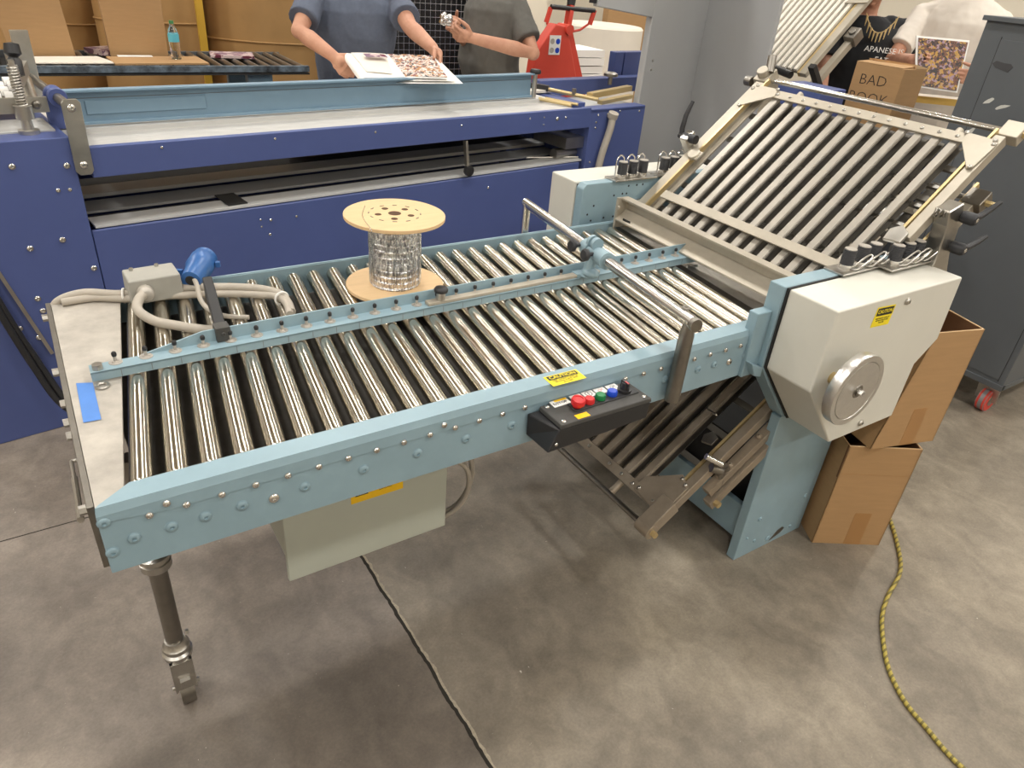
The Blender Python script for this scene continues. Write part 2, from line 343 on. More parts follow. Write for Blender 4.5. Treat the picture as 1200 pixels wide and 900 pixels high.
for i, (x, y) in enumerate(LAMPS):
    if fix0 is None:
        fix0 = thing('ceiling_light', 'square high-bay light hung below the ceiling', 'light', (x, y, CEIL-.5), 'high-bay lights in rows under the ceiling')
        obj('housing', MB().box(x-.24, x+.24, y-.24, y+.24, CEIL-.47, CEIL-.43), M_white, fix0)
        obj('diffuser', MB().box(x-.21, x+.21, y-.21, y+.21, CEIL-.49, CEIL-.472), M_tube, fix0)
        for dx in (-.2, .2): obj('suspension_wire', MB().cyl((x+dx, y, CEIL-.43), (x+dx, y, CEIL), .004, n=6), M_dsteel, fix0)
    else: copy_tree(fix0, None, (x-LAMPS[0][0], y-LAMPS[0][1], 0))
    for up_, en in ((0, LAMP_POWER), (1, UP_FILL_POWER)):
        ld = bpy.data.lights.new('bay_light_and_fill', 'AREA'); ld.shape = 'RECTANGLE'; ld.size = .42; ld.size_y = .42; ld.energy = en; ld.color = (1, .975, .93)
        lo = bpy.data.objects.new('bay_light_and_fill', ld); COL.objects.link(lo); lo.location = (x, y, CEIL-.495 if not up_ else CEIL-.425)
        if up_: lo.rotation_euler = (math.pi, 0, 0)  # upward fill added above each lamp to brighten the ceiling the rollers mirror

# ------------------------------------------------------------------ roller conveyor
PITCHR, SK = .0585, .138
cv = thing('roller_conveyor', 'light blue roller conveyor table with steel rollers in the middle of the shop floor', 'conveyor', (0, .28, 0))
rail = MB().box(-.075, 1.56, -.05, -.003, .79, .912)
obj('front_rail', rail, M_lblue, cv, .0015)
cov = MB(); prof = [(-.052, .892), (-.0515, .917), (-.046, .932), (0, .932), (0, .921), (-.044, .921)]
def rail_cover():
    xs = [(-.075, .05), (-.02, 0)]
    b = MB()
    # outer sheet with the corner at the left end cut off
    v0 = [(-.075, -.052, .905), (-.075, -.0515, .917), (-.073, -.046, .932), (-.068, -.040, .932), (-.068, -.040, .921), (-.073, -.044, .921)]
    v1 = [(.03, -.052, .892), (-.01, -.0515, .917), (-.02, -.046, .932), (-.016, 0, .932), (-.016, 0, .921), (-.02, -.044, .921)]
    v2 = [(1.56, -.052, .892), (1.56, -.0515, .917), (1.56, -.046, .932), (1.56, 0, .932), (1.56, 0, .921), (1.56, -.044, .921)]
    f = []
    for a in (0, 6):
        for k in range(6): f.append((a+k, a+(k+1) % 6, a+6+(k+1) % 6, a+6+k))
    f += [(0, 1, 2, 3, 4, 5), (12, 17, 16, 15, 14, 13)]
    b.add(v0+v1+v2, [tuple(reversed(x)) for x in f]); return b
obj('rail_cover', rail_cover(), M_lblue, cv)
rr = MB().box(.03, 1.75, .80, .805, .79, .935).box(.03, 1.75, .785, .805, .79, .80).box(.03, 1.75, .802, .808, .93, .938)
obj('rear_rail', rr, M_lblue, cv, .001)
ep = MB()                                        # scuffed plate at the left end, its inner edge askew like the rollers
ep.add([(-.073, -.04, .918), (-.026, -.003, .918), (.078, .80, .918), (-.073, .815, .918), (-.073, -.04, .926), (-.026, -.003, .926), (.078, .80, .926), (-.073, .815, .926)],
       [(0,3,2,1),(4,5,6,7),(0,1,5,4),(1,2,6,5),(2,3,7,6),(3,0,4,7)])
obj('end_plate', ep, M_plate, cv)
obj('end_beam', MB().box(-.085, -.0735, -.03, .82, .79, .925), M_dsteel, cv, .001)
for y, z in ((.02, .885), (.30, .86), (.335, .87), (.43, .86), (.50, .90), (.79, .90)): obj('hex_bolt', MB().cyl((-.085, y, z), (-.098, y, z), .009, n=6), M_steel, cv)
obj('tension_rod', MB().cyl((-.102, .06, .835), (-.102, .24, .80), .006, n=8), M_steel, cv); obj('tension_hook', MB().cyl((-.102, .22, .804), (-.102, .30, .80), .004, n=8).cyl((-.102, .30, .80), (-.088, .30, .80), .004, n=8), M_steel, cv)
obj('masking_tape', MB().add([(-.062, .228, .9275), (-.032, .226, .9275), (-.03, .375, .9275), (-.059, .386, .9275)], [(0, 1, 2, 3)]), M_masking, cv, label='strip of blue masking tape')
obj('drive_belt', MB().box(.0, 1.6, .01, .79, .845, .855), M_belt, cv)
# rollers
Rr = .0205; zc = .9075
ra = V(0, .0, zc); rb = V(SK*.785, .785, zc); d = (rb-ra).normalized()
rm = MB().lathe([(.006, -.005), (.006, .004), (Rr-.004, .004), (Rr, .008), (Rr, (rb-ra).length-.008), (Rr-.004, (rb-ra).length-.004), (.006, (rb-ra).length-.004), (.006, (rb-ra).length+.004)], ra, d, 28)
r0 = obj('roller', rm, M_roller, cv)
for i in range(1, 28): dup_part(r0, (i*PITCHR, 0, 0))
# screws and bolts of the front rail
s0 = obj('screw', MB().bolt((0, -.0515, .893), (0, -1, 0), .0062, .006), M_chrome, cv)
for i in range(1, 27):
    if not 14 <= i <= 17: dup_part(s0, (i*PITCHR, 0, 0))
for x in (.029, .559, 1.5): dup_part(s0, (x, .0, .0145))
b0 = obj('bolt', MB().bolt((-.03, -.05, .853), (0, -1, 0), .0092, .0045).cyl((-.03, -.05, .853), (-.03, -.0508, .853), .0115, n=16), M_lblue, cv)
for x, z in ((-.066, .904-.002), (-.0655, .845-.009), (.029, .853), (.085, .853), (.148, .853), (.264, .853), (.382, .853), (.5, .853), (.615, .853), (.731, .853), (1.195, .853), (1.315, .853), (1.376, .853), (1.497, .853)):
    dup_part(b0, (x+.03, 0, z-.853))
b1 = obj('bolt', MB().bolt((.205, -.05, .849), (0, -1, 0), .0092, .006), M_chrome, cv, label='shiny steel bolt'); dup_part(b1, (1.434-.205, 0, 0))
# caution sticker on the rail
def caution(parent, M, w, h, nm='caution_sticker'):
    b = MB(M); b.box(-w/2, w/2, -h/2, h/2, 0, .0006); st = obj(nm, b, M_yel, parent, label='yellow and black CAUTION sticker')
    b = MB(M); b.box(-w*.44, w*.44, h*.05, h*.44, .0006, .0009); obj('sticker_band', b, M_ink, st)
    text('caution_lettering', 'CAUTION', w*.175, M @ Matrix.Translation((0, h*.245, .0011)), M_yel, st, .0001, .0002, 1.0)
    text('small_print', 'KEEP HANDS CLEAR OF\nMOVING PARTS AND\nROLLERS', w*.072, M @ Matrix.Translation((0, -h*.20, .0008)), M_ink, st, .0001, .0001, 1.0)
    return st
caution(cv, mframe((.876, -.038, .9325), (1, -.02, 0), (.02, 1, 0)), .092, .042)
# side guide across the rollers
sgp = MB().hexa([(-.03, .372, .930), (1.745, .392, .930), (1.745, .398, .930), (-.03, .378, .930)], [(-.03, .372, .950), (1.745, .392, .950), (1.745, .398, .950), (-.03, .378, .950)])
sgp.hexa([(-.03, .372, .947), (1.745, .392, .947), (1.745, .432, .947), (-.03, .408, .947)], [(-.03, .372, .951), (1.745, .392, .951), (1.745, .432, .951), (-.03, .408, .951)])
sg = obj('side_guide', sgp, M_lblue, cv)
bs = MB(); y0 = lambda x: .408+(x+.03)*.0135
bs.add([(.07, y0(.07), .951), (1.74, y0(1.74), .951), (1.72, y0(1.72)+.004, .978), (.20, y0(.2)+.004, .978),
        (.07, y0(.07)+.004, .951), (1.74, y0(1.74)+.004, .951), (1.72, y0(1.72)+.008, .978), (.20, y0(.2)+.008, .978)],
       [(0, 1, 2, 3), (7, 6, 5, 4), (0, 4, 5, 1), (1, 5, 6, 2), (2, 6, 7, 3), (3, 7, 4, 0)])
obj('back_strip', bs, M_lblue, sg)
seams = MB()
for i in range(29): x = .025+i*PITCHR; seams.box(x, x+.001, .3717+(x+.03)*.0113, .3725+(x+.03)*.0113, .931, .947)
obj('finger_seams', seams, M_slatd, sg)
p0 = obj('guide_pin', MB().cyl((.02, .399, .951), (.02, .399, .9522), .0135, n=16).cyl((.02, .399, .951), (.02, .399, .955), .009, .006, n=14).cyl((.02, .399, .955), (.02, .399, .966), .0035, n=10).lathe([(.0045, .966), (.0052, .969), (.0052, .973), (.003, .976)], (.02, .399, 0), (0, 0, 1), 10), [M_plate, M_black], sg)
for p in p0.data.polygons:
    if p.center.z > .963 - .0: p.material_index = 1
for i in range(1, 30):
    x = .02+i*PITCHR
    if 1.0 < x < 1.32 and i % 1 == 0 and x > 1.22: continue
    dup_part(p0, (i*PITCHR, i*PITCHR*.0135, 0))
obj('end_bolt', MB().cyl((-.015, .385, .951), (-.015, .385, .962), .011, n=6).torus((-.015, .352, .929), (0, 0, 1), .011, .0035, 16, 6), M_steel, sg)
kb = MB().box(.745, 1.32, .377, .400, .951, .960); kb.v = [(x, y+(x*.0113), z) for x, y, z in kb.v]
cp = obj('clamp_plate', kb, M_frame, sg, .001, label='tan clamp plate screwed on the guide')
kn = MB().cyl((.785, .395, .960), (.785, .395, .980), .012, n=20)
obj('clamp_post', kn, M_steel, cp)
obj('clamp_knob', MB().lathe([(.010, .980), (.018, .983), (.019, .989), (.016, .994), (.006, .997), (.0001, .997)], (.785, .395, 0), (0, 0, 1), 20), M_black, cp)
# cross rod over the rollers, its posts and the cast clamp
cr = obj('cross_rod', MB().cyl((1.345, .845, 1.03), (1.204, -.09, 1.03), .0155, n=24), M_chrome, cv)
obj('rod_post', MB().lathe([(.019, .80), (.019, .985), (.0165, 1.005), (.014, 1.035), (.010, 1.042), (.0001, 1.043)], (1.212, -.073, 0), (0, 0, 1), 24), M_dsteel, cv)
obj('rod_post', MB().cyl((1.338, .828, .80), (1.338, .828, 1.03), .014, n=20), M_chrome, cv)
obj('rod_eye', MB().torus((1.222, -.045, 1.047), (0, 0, 1), .008, .0028, 16, 6), M_dsteel, cv); obj('rod_cap', MB().cyl((1.2, -.107, 1.03), (1.2032, -.093, 1.03), .0165, n=20), M_dsteel, cv)
cl = MB()
dr = V(1.204-1.345, -.935, 0).normalized(); c0 = V(1.345, .845, 1.03)+dr*.42
cl.cyl(c0, c0+dr*.035, .024, n=24).cyl(c0+dr*.035, c0+dr*.085, .0195, n=24).cyl(c0+dr*.085, c0+dr*.125, .025, n=24)
cl.cyl(c0+dr*.05+V(.01, 0, .02), c0+dr*.05+V(-.02, 0, -.075), .016, n=18).cyl(c0+dr*.03+V(0, 0, .026), c0+dr*.042+V(0, 0, .026), .019, n=22).cyl(c0+dr*.052+V(0, 0, .026), c0+dr*.066+V(0, 0, .026), .019, n=22)
cl.ball(c0+dr*.06+V(-.01, 0, -.058), .024, sq=(1.3, 1, .6)).box(c0.x-.05, c0.x+.02, .39, .42, .951, .962)
cm = obj('clamp_casting', cl, M_lblue, cv, label='light blue cast clamp on the rod')
for a, b in ((.0, -.032), (.075, -.030)):
    ks = MB(); k = c0+dr*a+V(b-.012, 0, .006); ks.cyl(k+V(.02, 0, 0), k, .006, n=10)
    ks.lathe([(.008, 0), (.018, .003), (.0185, .010), (.014, .015), (.0001, .016)], k, (-1, 0, .15), 9)
    obj('clamp_knob', ks, M_knob, cm)
# legs with casters
def leg(x, y):
    L = obj('leg', MB().cyl((x, y, .18), (x, y, .79), .0205, n=24), M_dsteel, cv)
    obj('collar', MB().lathe([(.034, .478), (.034, .496), (.030, .498), (.030, .504), (.036, .506), (.036, .516), (.028, .52), (.028, .535)], (x, y, 0), (0, 0, 1), 28), M_steel, L)
    obj('swivel_collar', MB().lathe([(.026, .165), (.034, .17), (.036, .185), (.030, .190), (.032, .196), (.032, .205), (.027, .21), (.024, .225)], (x, y, 0), (0, 0, 1), 28), M_steel, L)
    fk = MB().prism([(y-.032, .17), (y+.03, .17), (y+.025, .06), (y+.008, .035), (y-.03, .06), (y-.036, .12)], x-.026, x-.020, 'x').prism([(y-.032, .17), (y+.03, .17), (y+.025, .06), (y+.008, .035), (y-.03, .06), (y-.036, .12)], x+.020, x+.026, 'x')
    fk.box(x-.026, x+.026, y-.034, y+.03, .158, .170).hexa([(x-.022, y-.045, .085), (x+.022, y-.045, .085), (x+.022, y-.028, .085), (x-.022, y-.028, .085)], [(x-.024, y-.034, .165), (x+.024, y-.034, .165), (x+.024, y-.022, .165), (x-.024, y-.022, .165)])
    fk.box(x-.012, x+.012, y-.052, y-.04, .095, .12).cyl((x-.032, y, .048), (x+.034, y, .048), .006, n=8).cyl((x+.026, y, .235), (x+.034, y, .235), .006, n=8)
    obj('caster_fork', fk, M_steel, L)
    obj('caster_wheel', MB().cyl((x-.017, y, .047), (x+.017, y, .047), .047, n=32), M_dsteel, L)
leg(0, .28)
# electrical cabinet hung under the rollers
ec = obj('electrical_cabinet', MB().box(.265, .655, .118, .34, .475, .845), M_cabg, cv, .002)
obj('cabinet_door', MB().box(.250, .656, .097, .112, .468, .80), M_cabg, ec, .003, 2)
obj('door_gasket', MB().box(.258, .650, .112, .118, .474, .79), M_dark, ec)
M1 = mframe((.471, .0965, .664), (1, 0, 0), (0, 0, 1))
b = MB(M1); b.box(-.065, .065, -.024, .024, 0, .0008); ws = obj('warning_sticker', b, M_amb, ec, label='amber warning sticker with a black triangle')
b = MB(M1); b.prism([(-.055, -.006), (-.022, -.006), (-.0385, .022)], .0008, .0012, 'z'); obj('warning_triangle', b, M_ink, ws)
b = MB(M1); b.prism([(-.049, -.003), (-.028, -.003), (-.0385, .015)], .0012, .0014, 'z'); obj('triangle_field', b, M_amb, ws)
text('small_print', 'ELECTRICAL SHOCK HAZARD\nDISCONNECT POWER BEFORE\nSERVICING', .0068, M1 @ Matrix.Translation((.02, .002, .001)), M_ink, ws, .0001)
obj('cabinet_bracket', MB().box(.335, .36, .02, .03, .765, .79).box(.70, .715, .0, .02, .75, .79), M_dsteel, cv)
hc = MB()
hc.tube(spline([(.60, .17, .62), (.66, .13, .66), (.715, .12, .63), (.735, .12, .57), (.725, .13, .50), (.69, .15, .45), (.62, .17, .43), (.52, .2, .44)]), .007, 10)
hc.tube(spline([(.60, .19, .64), (.67, .15, .69), (.73, .14, .66), (.755, .14, .58), (.742, .15, .50), (.70, .16, .455), (.62, .19, .435), (.5, .22, .44)]), .007, 10)
hc.tube(spline([(.65, .12, .78), (.75, .10, .74), (.82, .06, .75), (.88, .0, .80)]), .009, 10)
obj('cabinet_hose', hc, M_cable, cv)
# push-button box on the front rail
pbx = MB().hexa([(.770, -.140, .822), (1.055, -.142, .832), (1.052, -.054, .828), (.770, -.054, .818)], [(.797, -.140, .876), (1.059, -.142, .876), (1.056, -.054, .876), (.768, -.054, .876)])
cb = obj('control_box', pbx, M_black, cv, .003, 2, label='black push-button control box')
obj('box_lid', MB().hexa([(.797, -.142, .877), (1.060, -.144, .877), (1.057, -.055, .877), (.797, -.055, .877)], [(.799, -.140, .888), (1.058, -.142, .888), (1.055, -.057, .888), (.799, -.057, .888)]), M_lid, cb, .0015)
for x, y in ((.812, -.067), (.812, -.130), (1.046, -.067), (1.046, -.130)): obj('lid_screw', MB().bolt((x, y, .888), (0, 0, 1), .0052, .003), M_chrome, cb)
TZ = .888
def button(nm, x, y, r, h, m, lab, mush=False):
    if mush: b = MB().lathe([(r*.6, 0), (r*.6, h*.35), (r, h*.45), (r*1.02, h*.8), (r*.9, h*.97), (r*.62, h), (r*.6, h*.94), (.0001, h*.94)], (x, y, TZ+.002), (0, -.12, 1), 28)
    else: b = MB().lathe([(r, 0), (r, h*.7), (r*.85, h), (.0001, h)], (x, y, TZ+.003), (0, 0, 1), 26)
    o = obj(nm, b, m, cb, label=lab); return o
obj('button_strip', MB().box(.858, 1.045, -.112, -.078, TZ, TZ+.003), M_black, cb, .001)
button('stop_button', .872, -.098, .0165, .024, M_redb, 'large red mushroom stop button', True)
button('push_button', .908, -.096, .0125, .012, M_redb, 'red push button')
button('push_button', .942, -.094, .0125, .012, M_green, 'green push button')
button('push_button', .978, -.093, .0125, .012, M_blueb, 'blue push button')
kk = MB().cyl((1.015, -.093, TZ+.003), (1.015, -.093, TZ+.010), .0165, n=24).cyl((1.015, -.093, TZ+.010), (1.015, -.093, TZ+.026), .0095, .008, n=14).box(1.0125, 1.0175, -.106, -.080, TZ+.01, TZ+.028)
obj('selector_knob', kk, M_black, cb, label='black rotary selector knob')
obj('knob_pointer', MB().box(1.0135, 1.0165, -.104, -.092, TZ+.028, TZ+.0292), M_redb, cb)
for i, (x, m, t) in enumerate(((.848, M_white, 'E-STOP'), (.897, M_white, 'o'), (.932, M_white, 'O'), (.967, M_white, 'oo'), (1.003, M_white, 'C'))):
    wd = .026 if i == 0 else .0155; yy = -.064
    st = obj('button_sign', MB().box(x-wd+(.004 if i == 0 else 0), x+wd-.001 if i == 0 else x+wd, yy-.013, yy+.011, TZ, TZ+.0012), m, cb, label='white pictogram sign')
    if i == 0: obj('sign_edge', MB().box(x-.01, x+.024, yy+.004, yy+.011, TZ+.0012, TZ+.0015), M_amb, st)
    M2 = mframe((x, yy-.003 if i == 0 else yy, TZ+.0014), (1, 0, 0), (0, 1, 0))
    if i == 0: text('sign_lettering', 'E/STOP', .012, M2, M_ink, st, .0001, .0002)
    elif i == 2:
        obj('pictogram', MB().torus((x, yy, TZ+.0012), (0, 0, 1), .0085, .0007, 24, 4).box(x-.0007, x+.0007, yy-.0055, yy+.0055, TZ+.0012, TZ+.0018), M_ink, st)
    elif i == 1: obj('pictogram', MB().torus((x, yy, TZ+.0012), (0, 0, 1), .007, .0006, 24, 4), M_ink, st)
    else: obj('pictogram', MB().torus((x-.002, yy, TZ+.0012), (0, 0, 1), .004, .0006, 16, 4).torus((x+.006, yy+.002, TZ+.0012), (0, 0, 1), .0025, .0005, 12, 4), M_redb if i == 3 else M_ink, st)
obj('yellow_tag', MB().box(.846, .880, -.138, -.122, TZ, TZ+.001), M_amb, cb, label='small yellow tag')
for z in (.84,): obj('box_screw', MB().bolt((.79, -.141, z), (0, -1, 0), .004, .003), M_chrome, cb)

# ------------------------------------------------------------------ folding machine
fm = thing('folding_machine', 'light blue paper folding machine with cream side housing and tilted fold plates', 'folding machine', (1.95, .38, 0))
# near side frame, its housing and handwheel
def outline(o=0.0): return [(1.557-o, .819), (1.745-o*.6, .597-o), (2.066+o, .597-o), (2.071+o, .784), (2.152+o, .853), (2.141+o, 1.056+o*.4), (1.557-o, 1.056+o*.4)]
nf = obj('side_frame', MB().prism(outline(.012), -.080, -.030), M_lblue, fm, .002)
obj('housing_gasket', MB().prism(outline(.004), -.086, -.080), M_dark, nf)
hs = obj('side_housing', MB().prism(outline(0), -.235, -.086), M_cream, fm, .005, 3, label='cream enamelled side housing')
for x, z in ((1.872, 1.029), (1.88, .628)): obj('housing_screw', MB().bolt((x, -.235, z), (0, -1, 0), .009, .009), M_steel, hs)
caution(hs, mframe((1.776, -.2355, 1.003), (1, 0, -.06), (.06, 0, 1)), .085, .058)
obj('shaft_slot', MB().prism([(1.668, .765), (1.684, .758), (1.694, .77), (1.694, .85), (1.684, .86), (1.670, .85)], -.2362, -.2345), M_dark, hs)
obj('front_flange', MB().box(1.49, 1.556, -.062, -.03, .79, .985).hexa([(1.515, -.085, .80), (1.545, -.085, .79), (1.555, -.035, .79), (1.52, -.035, .80)], [(1.49, -.085, .845), (1.545, -.085, .82), (1.545, -.035, .82), (1.49, -.035, .845)]), M_lblue, nf, .002)
cxw = V(1.632, -.300, .849)
hw = obj('handwheel', MB().lathe([(.083, .014), (.083, -.014), (.102, -.014), (.103, -.012), (.103, .012), (.102, .014), (.086, .014), (.083, .010)], cxw, (0, -1, 0), 56), M_alu, fm)
obj('wheel_disc', MB().lathe([(.0001, .002), (.03, .004), (.034, -.004), (.082, -.004), (.082, -.009), (.0001, -.009)], cxw, (0, -1, 0), 48), M_alu, hw)
obj('wheel_hub', MB().lathe([(.022, 0), (.022, .012), (.018, .016), (.012, .016), (.012, .02), (.0001, .02)], cxw, (0, -1, 0), 20), M_dsteel, hw)
obj('wheel_nut', MB().cyl(cxw+V(0, -.018, 0), cxw+V(0, -.03, 0), .008, n=6), M_chrome, hw)
obj('wheel_shaft', MB().cyl(cxw+V(0, .01, 0), (1.632, -.22, .849), .017, n=20), M_brass, hw)
def knob_bank(parent, xs, y, z, side, tilt=V(0, 0, 1)):
    base = obj('knob_plate', MB().box(xs[0]-.055, xs[-1]+.05, y-.035, y+.03, z, z+.006), M_steel, parent, .001)
    for x in xs:
        k = obj('adjuster_knob', MB().lathe([(.0185, 0), (.0185, .012), (.0001, .012)], (x, y, z+.006), tilt, 22), M_chrome, base)
        rings = [(.0175, .012)]
        for j in range(9): rings += [(.0185, .014+j*.0042), (.0172, .016+j*.0042)]
        rings += [(.0185, .053), (.016, .055)]
        obj('knob_grip', MB().lathe(rings, (x, y, z+.006), tilt, 22), M_knob, k)
        obj('knob_cap', MB().lathe([(.0165, 0), (.0165, .002), (.0001, .0025)], V(x, y, z+.006)+Vector(tilt).normalized()*.055, tilt, 22), M_plate, k)
        p = V(x-.028, y+side*.006, z+.006)
        if side > 0: path = [p, p+V(0, 0, .05), p+V(.004, 0, .068), p+V(.018, 0, .078), p+V(.033, 0, .068), p+V(.036, 0, .05), p+V(.036, 0, .02)]
        else: path = [p+V(.03, -.015, .002), p+V(.04, -.028, .008), p+V(.075, -.034, .034), p+V(.085, -.028, .040), p+V(.080, -.020, .038), p+V(.045, -.012, .012), p+V(.035, -.008, .006)]
        obj('wire_loop', MB().tube(spline(path, 5), .0028, 8), M_chrome if side > 0 else M_steel, k)
knob_bank(nf, (1.822, 1.888, 1.944), -.062, 1.061, -1)
knob_bank(nf, (1.985, 2.040, 2.090), -.105, 1.066, -1)
# lower side panel (leg of the machine), near and far, and the stretcher between them
sp = obj('leg_panel', MB().box(1.712, 2.070, -.082, -.048, 0, .602), M_lblue, fm, .002)
for x, z, r in ((1.79, .16, .008), (1.80, .055, .006), (1.88, .03, .011), (2.0, .04, .006), (2.03, .17, .008), (2.035, .46, .008), (1.75, .09, .004)): obj('panel_bolt', MB().bolt((x, -.082, z), (0, -1, 0), r, .004), M_lblue, sp)
obj('worn_patch', MB().prism([(1.89, .012), (1.925, .05), (1.95, .058), (1.965, .045), (1.95, .03), (1.92, .02)], -.0828, -.082), M_dsteel, sp)
obj('leg_panel', MB().box(1.712, 2.070, .84, .874, 0, .90), M_lblue, fm, .002)
obj('stretcher', MB().box(1.775, 1.80, -.05, .842, .03, .17), M_lblue, fm, .002)
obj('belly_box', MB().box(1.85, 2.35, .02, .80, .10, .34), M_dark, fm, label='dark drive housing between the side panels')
# far side frame with gearbox
ff = obj('far_side_frame', MB().prism([(1.585, .80), (1.585, 1.055), (1.60, 1.073), (2.30, 1.073), (2.30, .60), (1.75, .60)], .842, .882), M_lblue, fm, .004, 2)
obj('far_gasket', MB().prism([(1.592, .80), (1.592, 1.062), (2.29, 1.062), (2.29, .60), (1.75, .60)], .882, .888), M_dark, ff)
obj('far_housing', MB().prism([(1.585, .74), (1.585, 1.07), (2.30, 1.07), (2.30, .60), (1.75, .60)], .888, 1.035), M_cream, fm, .005, 2)
hl = MB()
for x, z in ((1.62, .96), (1.645, .99), (1.64, .935), (1.70, .94), (1.745, .94), (1.735, 1.02), (1.775, 1.023), (1.795, 1.022), (1.785, 1.0), (1.80, 1.05), (1.84, 1.05), (1.87, 1.05), (1.93, 1.03), (1.95, 1.055), (2.06, 1.05)): hl.cyl((x, .8418, z), (x, .8425, z), .004, n=10)
obj('drilled_holes', hl, M_dark, ff)
knob_bank(ff, (1.775, 1.825, 1.875), .862, 1.073, 1)
knob_bank(ff, (1.990, 2.040, 2.085), .868, 1.073, 1)
# infeed plate and the slanted channel
obj('infeed_plate', MB().add([(1.62, -.03, .905), (1.84, -.03, .905), (1.92, .84, .905), (1.735, .84, .905), (1.62, -.03, .922), (1.84, -.03, .922), (1.92, .84, .922), (1.735, .84, .922)], [(0,3,2,1),(4,5,6,7),(0,1,5,4),(1,2,6,5),(2,3,7,6),(3,0,4,7)]), M_dsteel, fm)
T = Matrix.Rotation(0, 4, 'Z')
ch = MB(); A_, B_ = V(1.72, .775, 0), V(1.688, -.03, 0)
def sweepbar(mb, poly, A, B):                     # poly in (across x, z) swept along y from A to B
    n = len(poly); vs = [(A.x+u, A.y, z) for u, z in poly]+[(B.x+u, B.y, z) for u, z in poly]
    mb.add(vs, [(k, (k+1) % n, n+(k+1) % n, n+k) for k in range(n)]+[tuple(range(n-1, -1, -1)), tuple(range(n, 2*n))]); return mb
sweepbar(ch, [(-.004, 1.026), (.032, 1.026), (.032, 1.032), (-.004, 1.032)], A_, B_)
sweepbar(ch, [(.027, .958), (.032, .958), (.032, 1.026), (.027, 1.026)], A_, B_)
sweepbar(ch, [(-.022, .958), (.027, .990), (.027, .985), (-.022, .953)], A_, B_)
ich = obj('infeed_channel', ch, M_frame, fm)
obj('channel_end', MB().box(1.70, 1.752, .775, .785, .925, 1.032).bolt((1.702, .77, 1.0), (-1, 0, 0), .006, .005), M_frame, ich)
obj('channel_slot', MB().box(1.702, 1.7035, .70, .74, .962, .970), M_dark, ich)
fb = MB()
for x, y, z in ((1.86, .80, .985), (1.93, .80, .975), (1.99, .80, .99)): fb.cyl((x, .842, z), (x, y, z), .012, n=10).cyl((x, y, z), (x, y-.02, z), .008, n=8)
obj('bearing_bolts', fb, M_steel, ff)
obj('fold_roller', MB().cyl((1.80, -.03, .93), (1.80, .84, .93), .035, n=28), M_chrome, fm)
obj('fold_roller', MB().cyl((1.86, -.03, .87), (1.86, .84, .87), .035, n=28), M_dsteel, fm)
obj('fold_roller', MB().cyl((1.78, -.03, .84), (1.78, .84, .84), .035, n=28), M_dsteel, fm)

# fold plates in their own frame: s up the slope, y across, n off the surface
def plate_frame(x, z, deg):
    a = math.radians(deg); M = Matrix(((math.cos(a), 0, -math.sin(a)), (0, 1, 0), (math.sin(a), 0, math.cos(a)))).to_4x4(); M.translation = (x, 0, z); return M
def fold_plate(nm, T, s0, s1, slats, ya, yb, mS, mF, lab, upper=True, light=False, near=None):
    n0 = s0 if near is None else near
    root = obj(nm, MB(T).box(n0, s1, ya-.085, ya-.055, -.030, .004).box(n0, s1, ya-.055, ya-.03, -.034, -.026), mF, fm, .001, label=lab)   # near side channel
    P = lambda n_, b_, m_, bv=0, l=None: obj(n_, b_, m_, root, bv, 1, l)
    P('side_rail', MB(T).box(s0, s1, yb+.06, yb+.10, -.030, .004).box(s0, s1, yb+.03, yb+.06, -.034, -.026), mF, .001)
    P('brass_strip', MB(T).box(n0, s1+.02, ya-.052, ya-.044, -.01, .008), M_brass)
    P('brass_strip', MB(T).box(s0, s1+.02, yb+.05, yb+.058, -.01, .008), M_brass)
    for k, y in enumerate(slats):
        sl = P('slat', MB(T).box(s0, s1-.015, y-.012, y+.012, -.014, .0).box(s0, s1-.015, y-.0145, y-.0125, -.012, -.002), mS, .0008)
        if not upper: P('edge_strip', MB(T).box(s0, s1-.015, y+.0125, y+.015, -.006, .0015), M_chrome)
        if not light:
            P('under_slat', MB(T).box(s0, s1-.03, y-.009, y+.013, -.050, -.046).box(s0, s1-.03, y+.010, y+.013, -.046, -.022), M_slatd if upper else M_dsteel)
    ss = [s0+.06+i*.125 for i in range(int((s1-s0-.1)/.125)+1)]
    for s_ in ss: P('cross_tie', MB(T).box(s_, s_+.02, ya-.05, yb+.05, -.060, -.051), M_slatd)
    return root
def crossbar(root, T, s_, ya, yb, n0, w, nm='crossbar', m=None, screws=()):
    cbm = MB(T).box(s_-w/2, s_+w/2, ya, yb, n0, n0+.006); o = obj(nm, cbm, m or M_frame, root, .001)
    if screws:
        for y in screws: obj('screw', MB(T).bolt((s_, y, n0+.006), (0, 0, 1), .0055, .004), M_steel, root)
    return o
YS = [.012+i*.0563 for i in range(13)]
TU = plate_frame(1.90, 1.035, 39.3)
up = fold_plate('upper_fold_plate', TU, -.22, .585, YS, -.02, .725, M_slat, M_frame, 'upper fold plate of grey slats, sloping up', near=.165)
crossbar(up, TU, .545, -.015, .70, .002, .036, screws=YS)
cb2 = crossbar(up, TU, -.008, -.015, .745, .012, .034)
for poly in ([(.528, -.012), (.565, -.005), (.56, -.10), (.545, -.105), (.447, -.098), (.44, -.085)], [(.53, .69), (.565, .70), (.565, .80), (.545, .81), (.455, .80), (.455, .79)]):
    g = MB(TU).prism(poly, .006, .011, 'z'); gp = obj('corner_plate', g, M_frame, up, .001)
    for (s_, y_) in poly[1:5:1]: obj('screw', MB(TU).bolt((s_*.97+.014, y_*.93+(.0 if y_ < 0 else .05), .011), (0, 0, 1), .006, .005), M_steel, up)
obj('stop_rod', MB(TU).cyl((.635, -.065, -.03), (.635, .80, -.03), .0095, n=20), M_chrome, up)
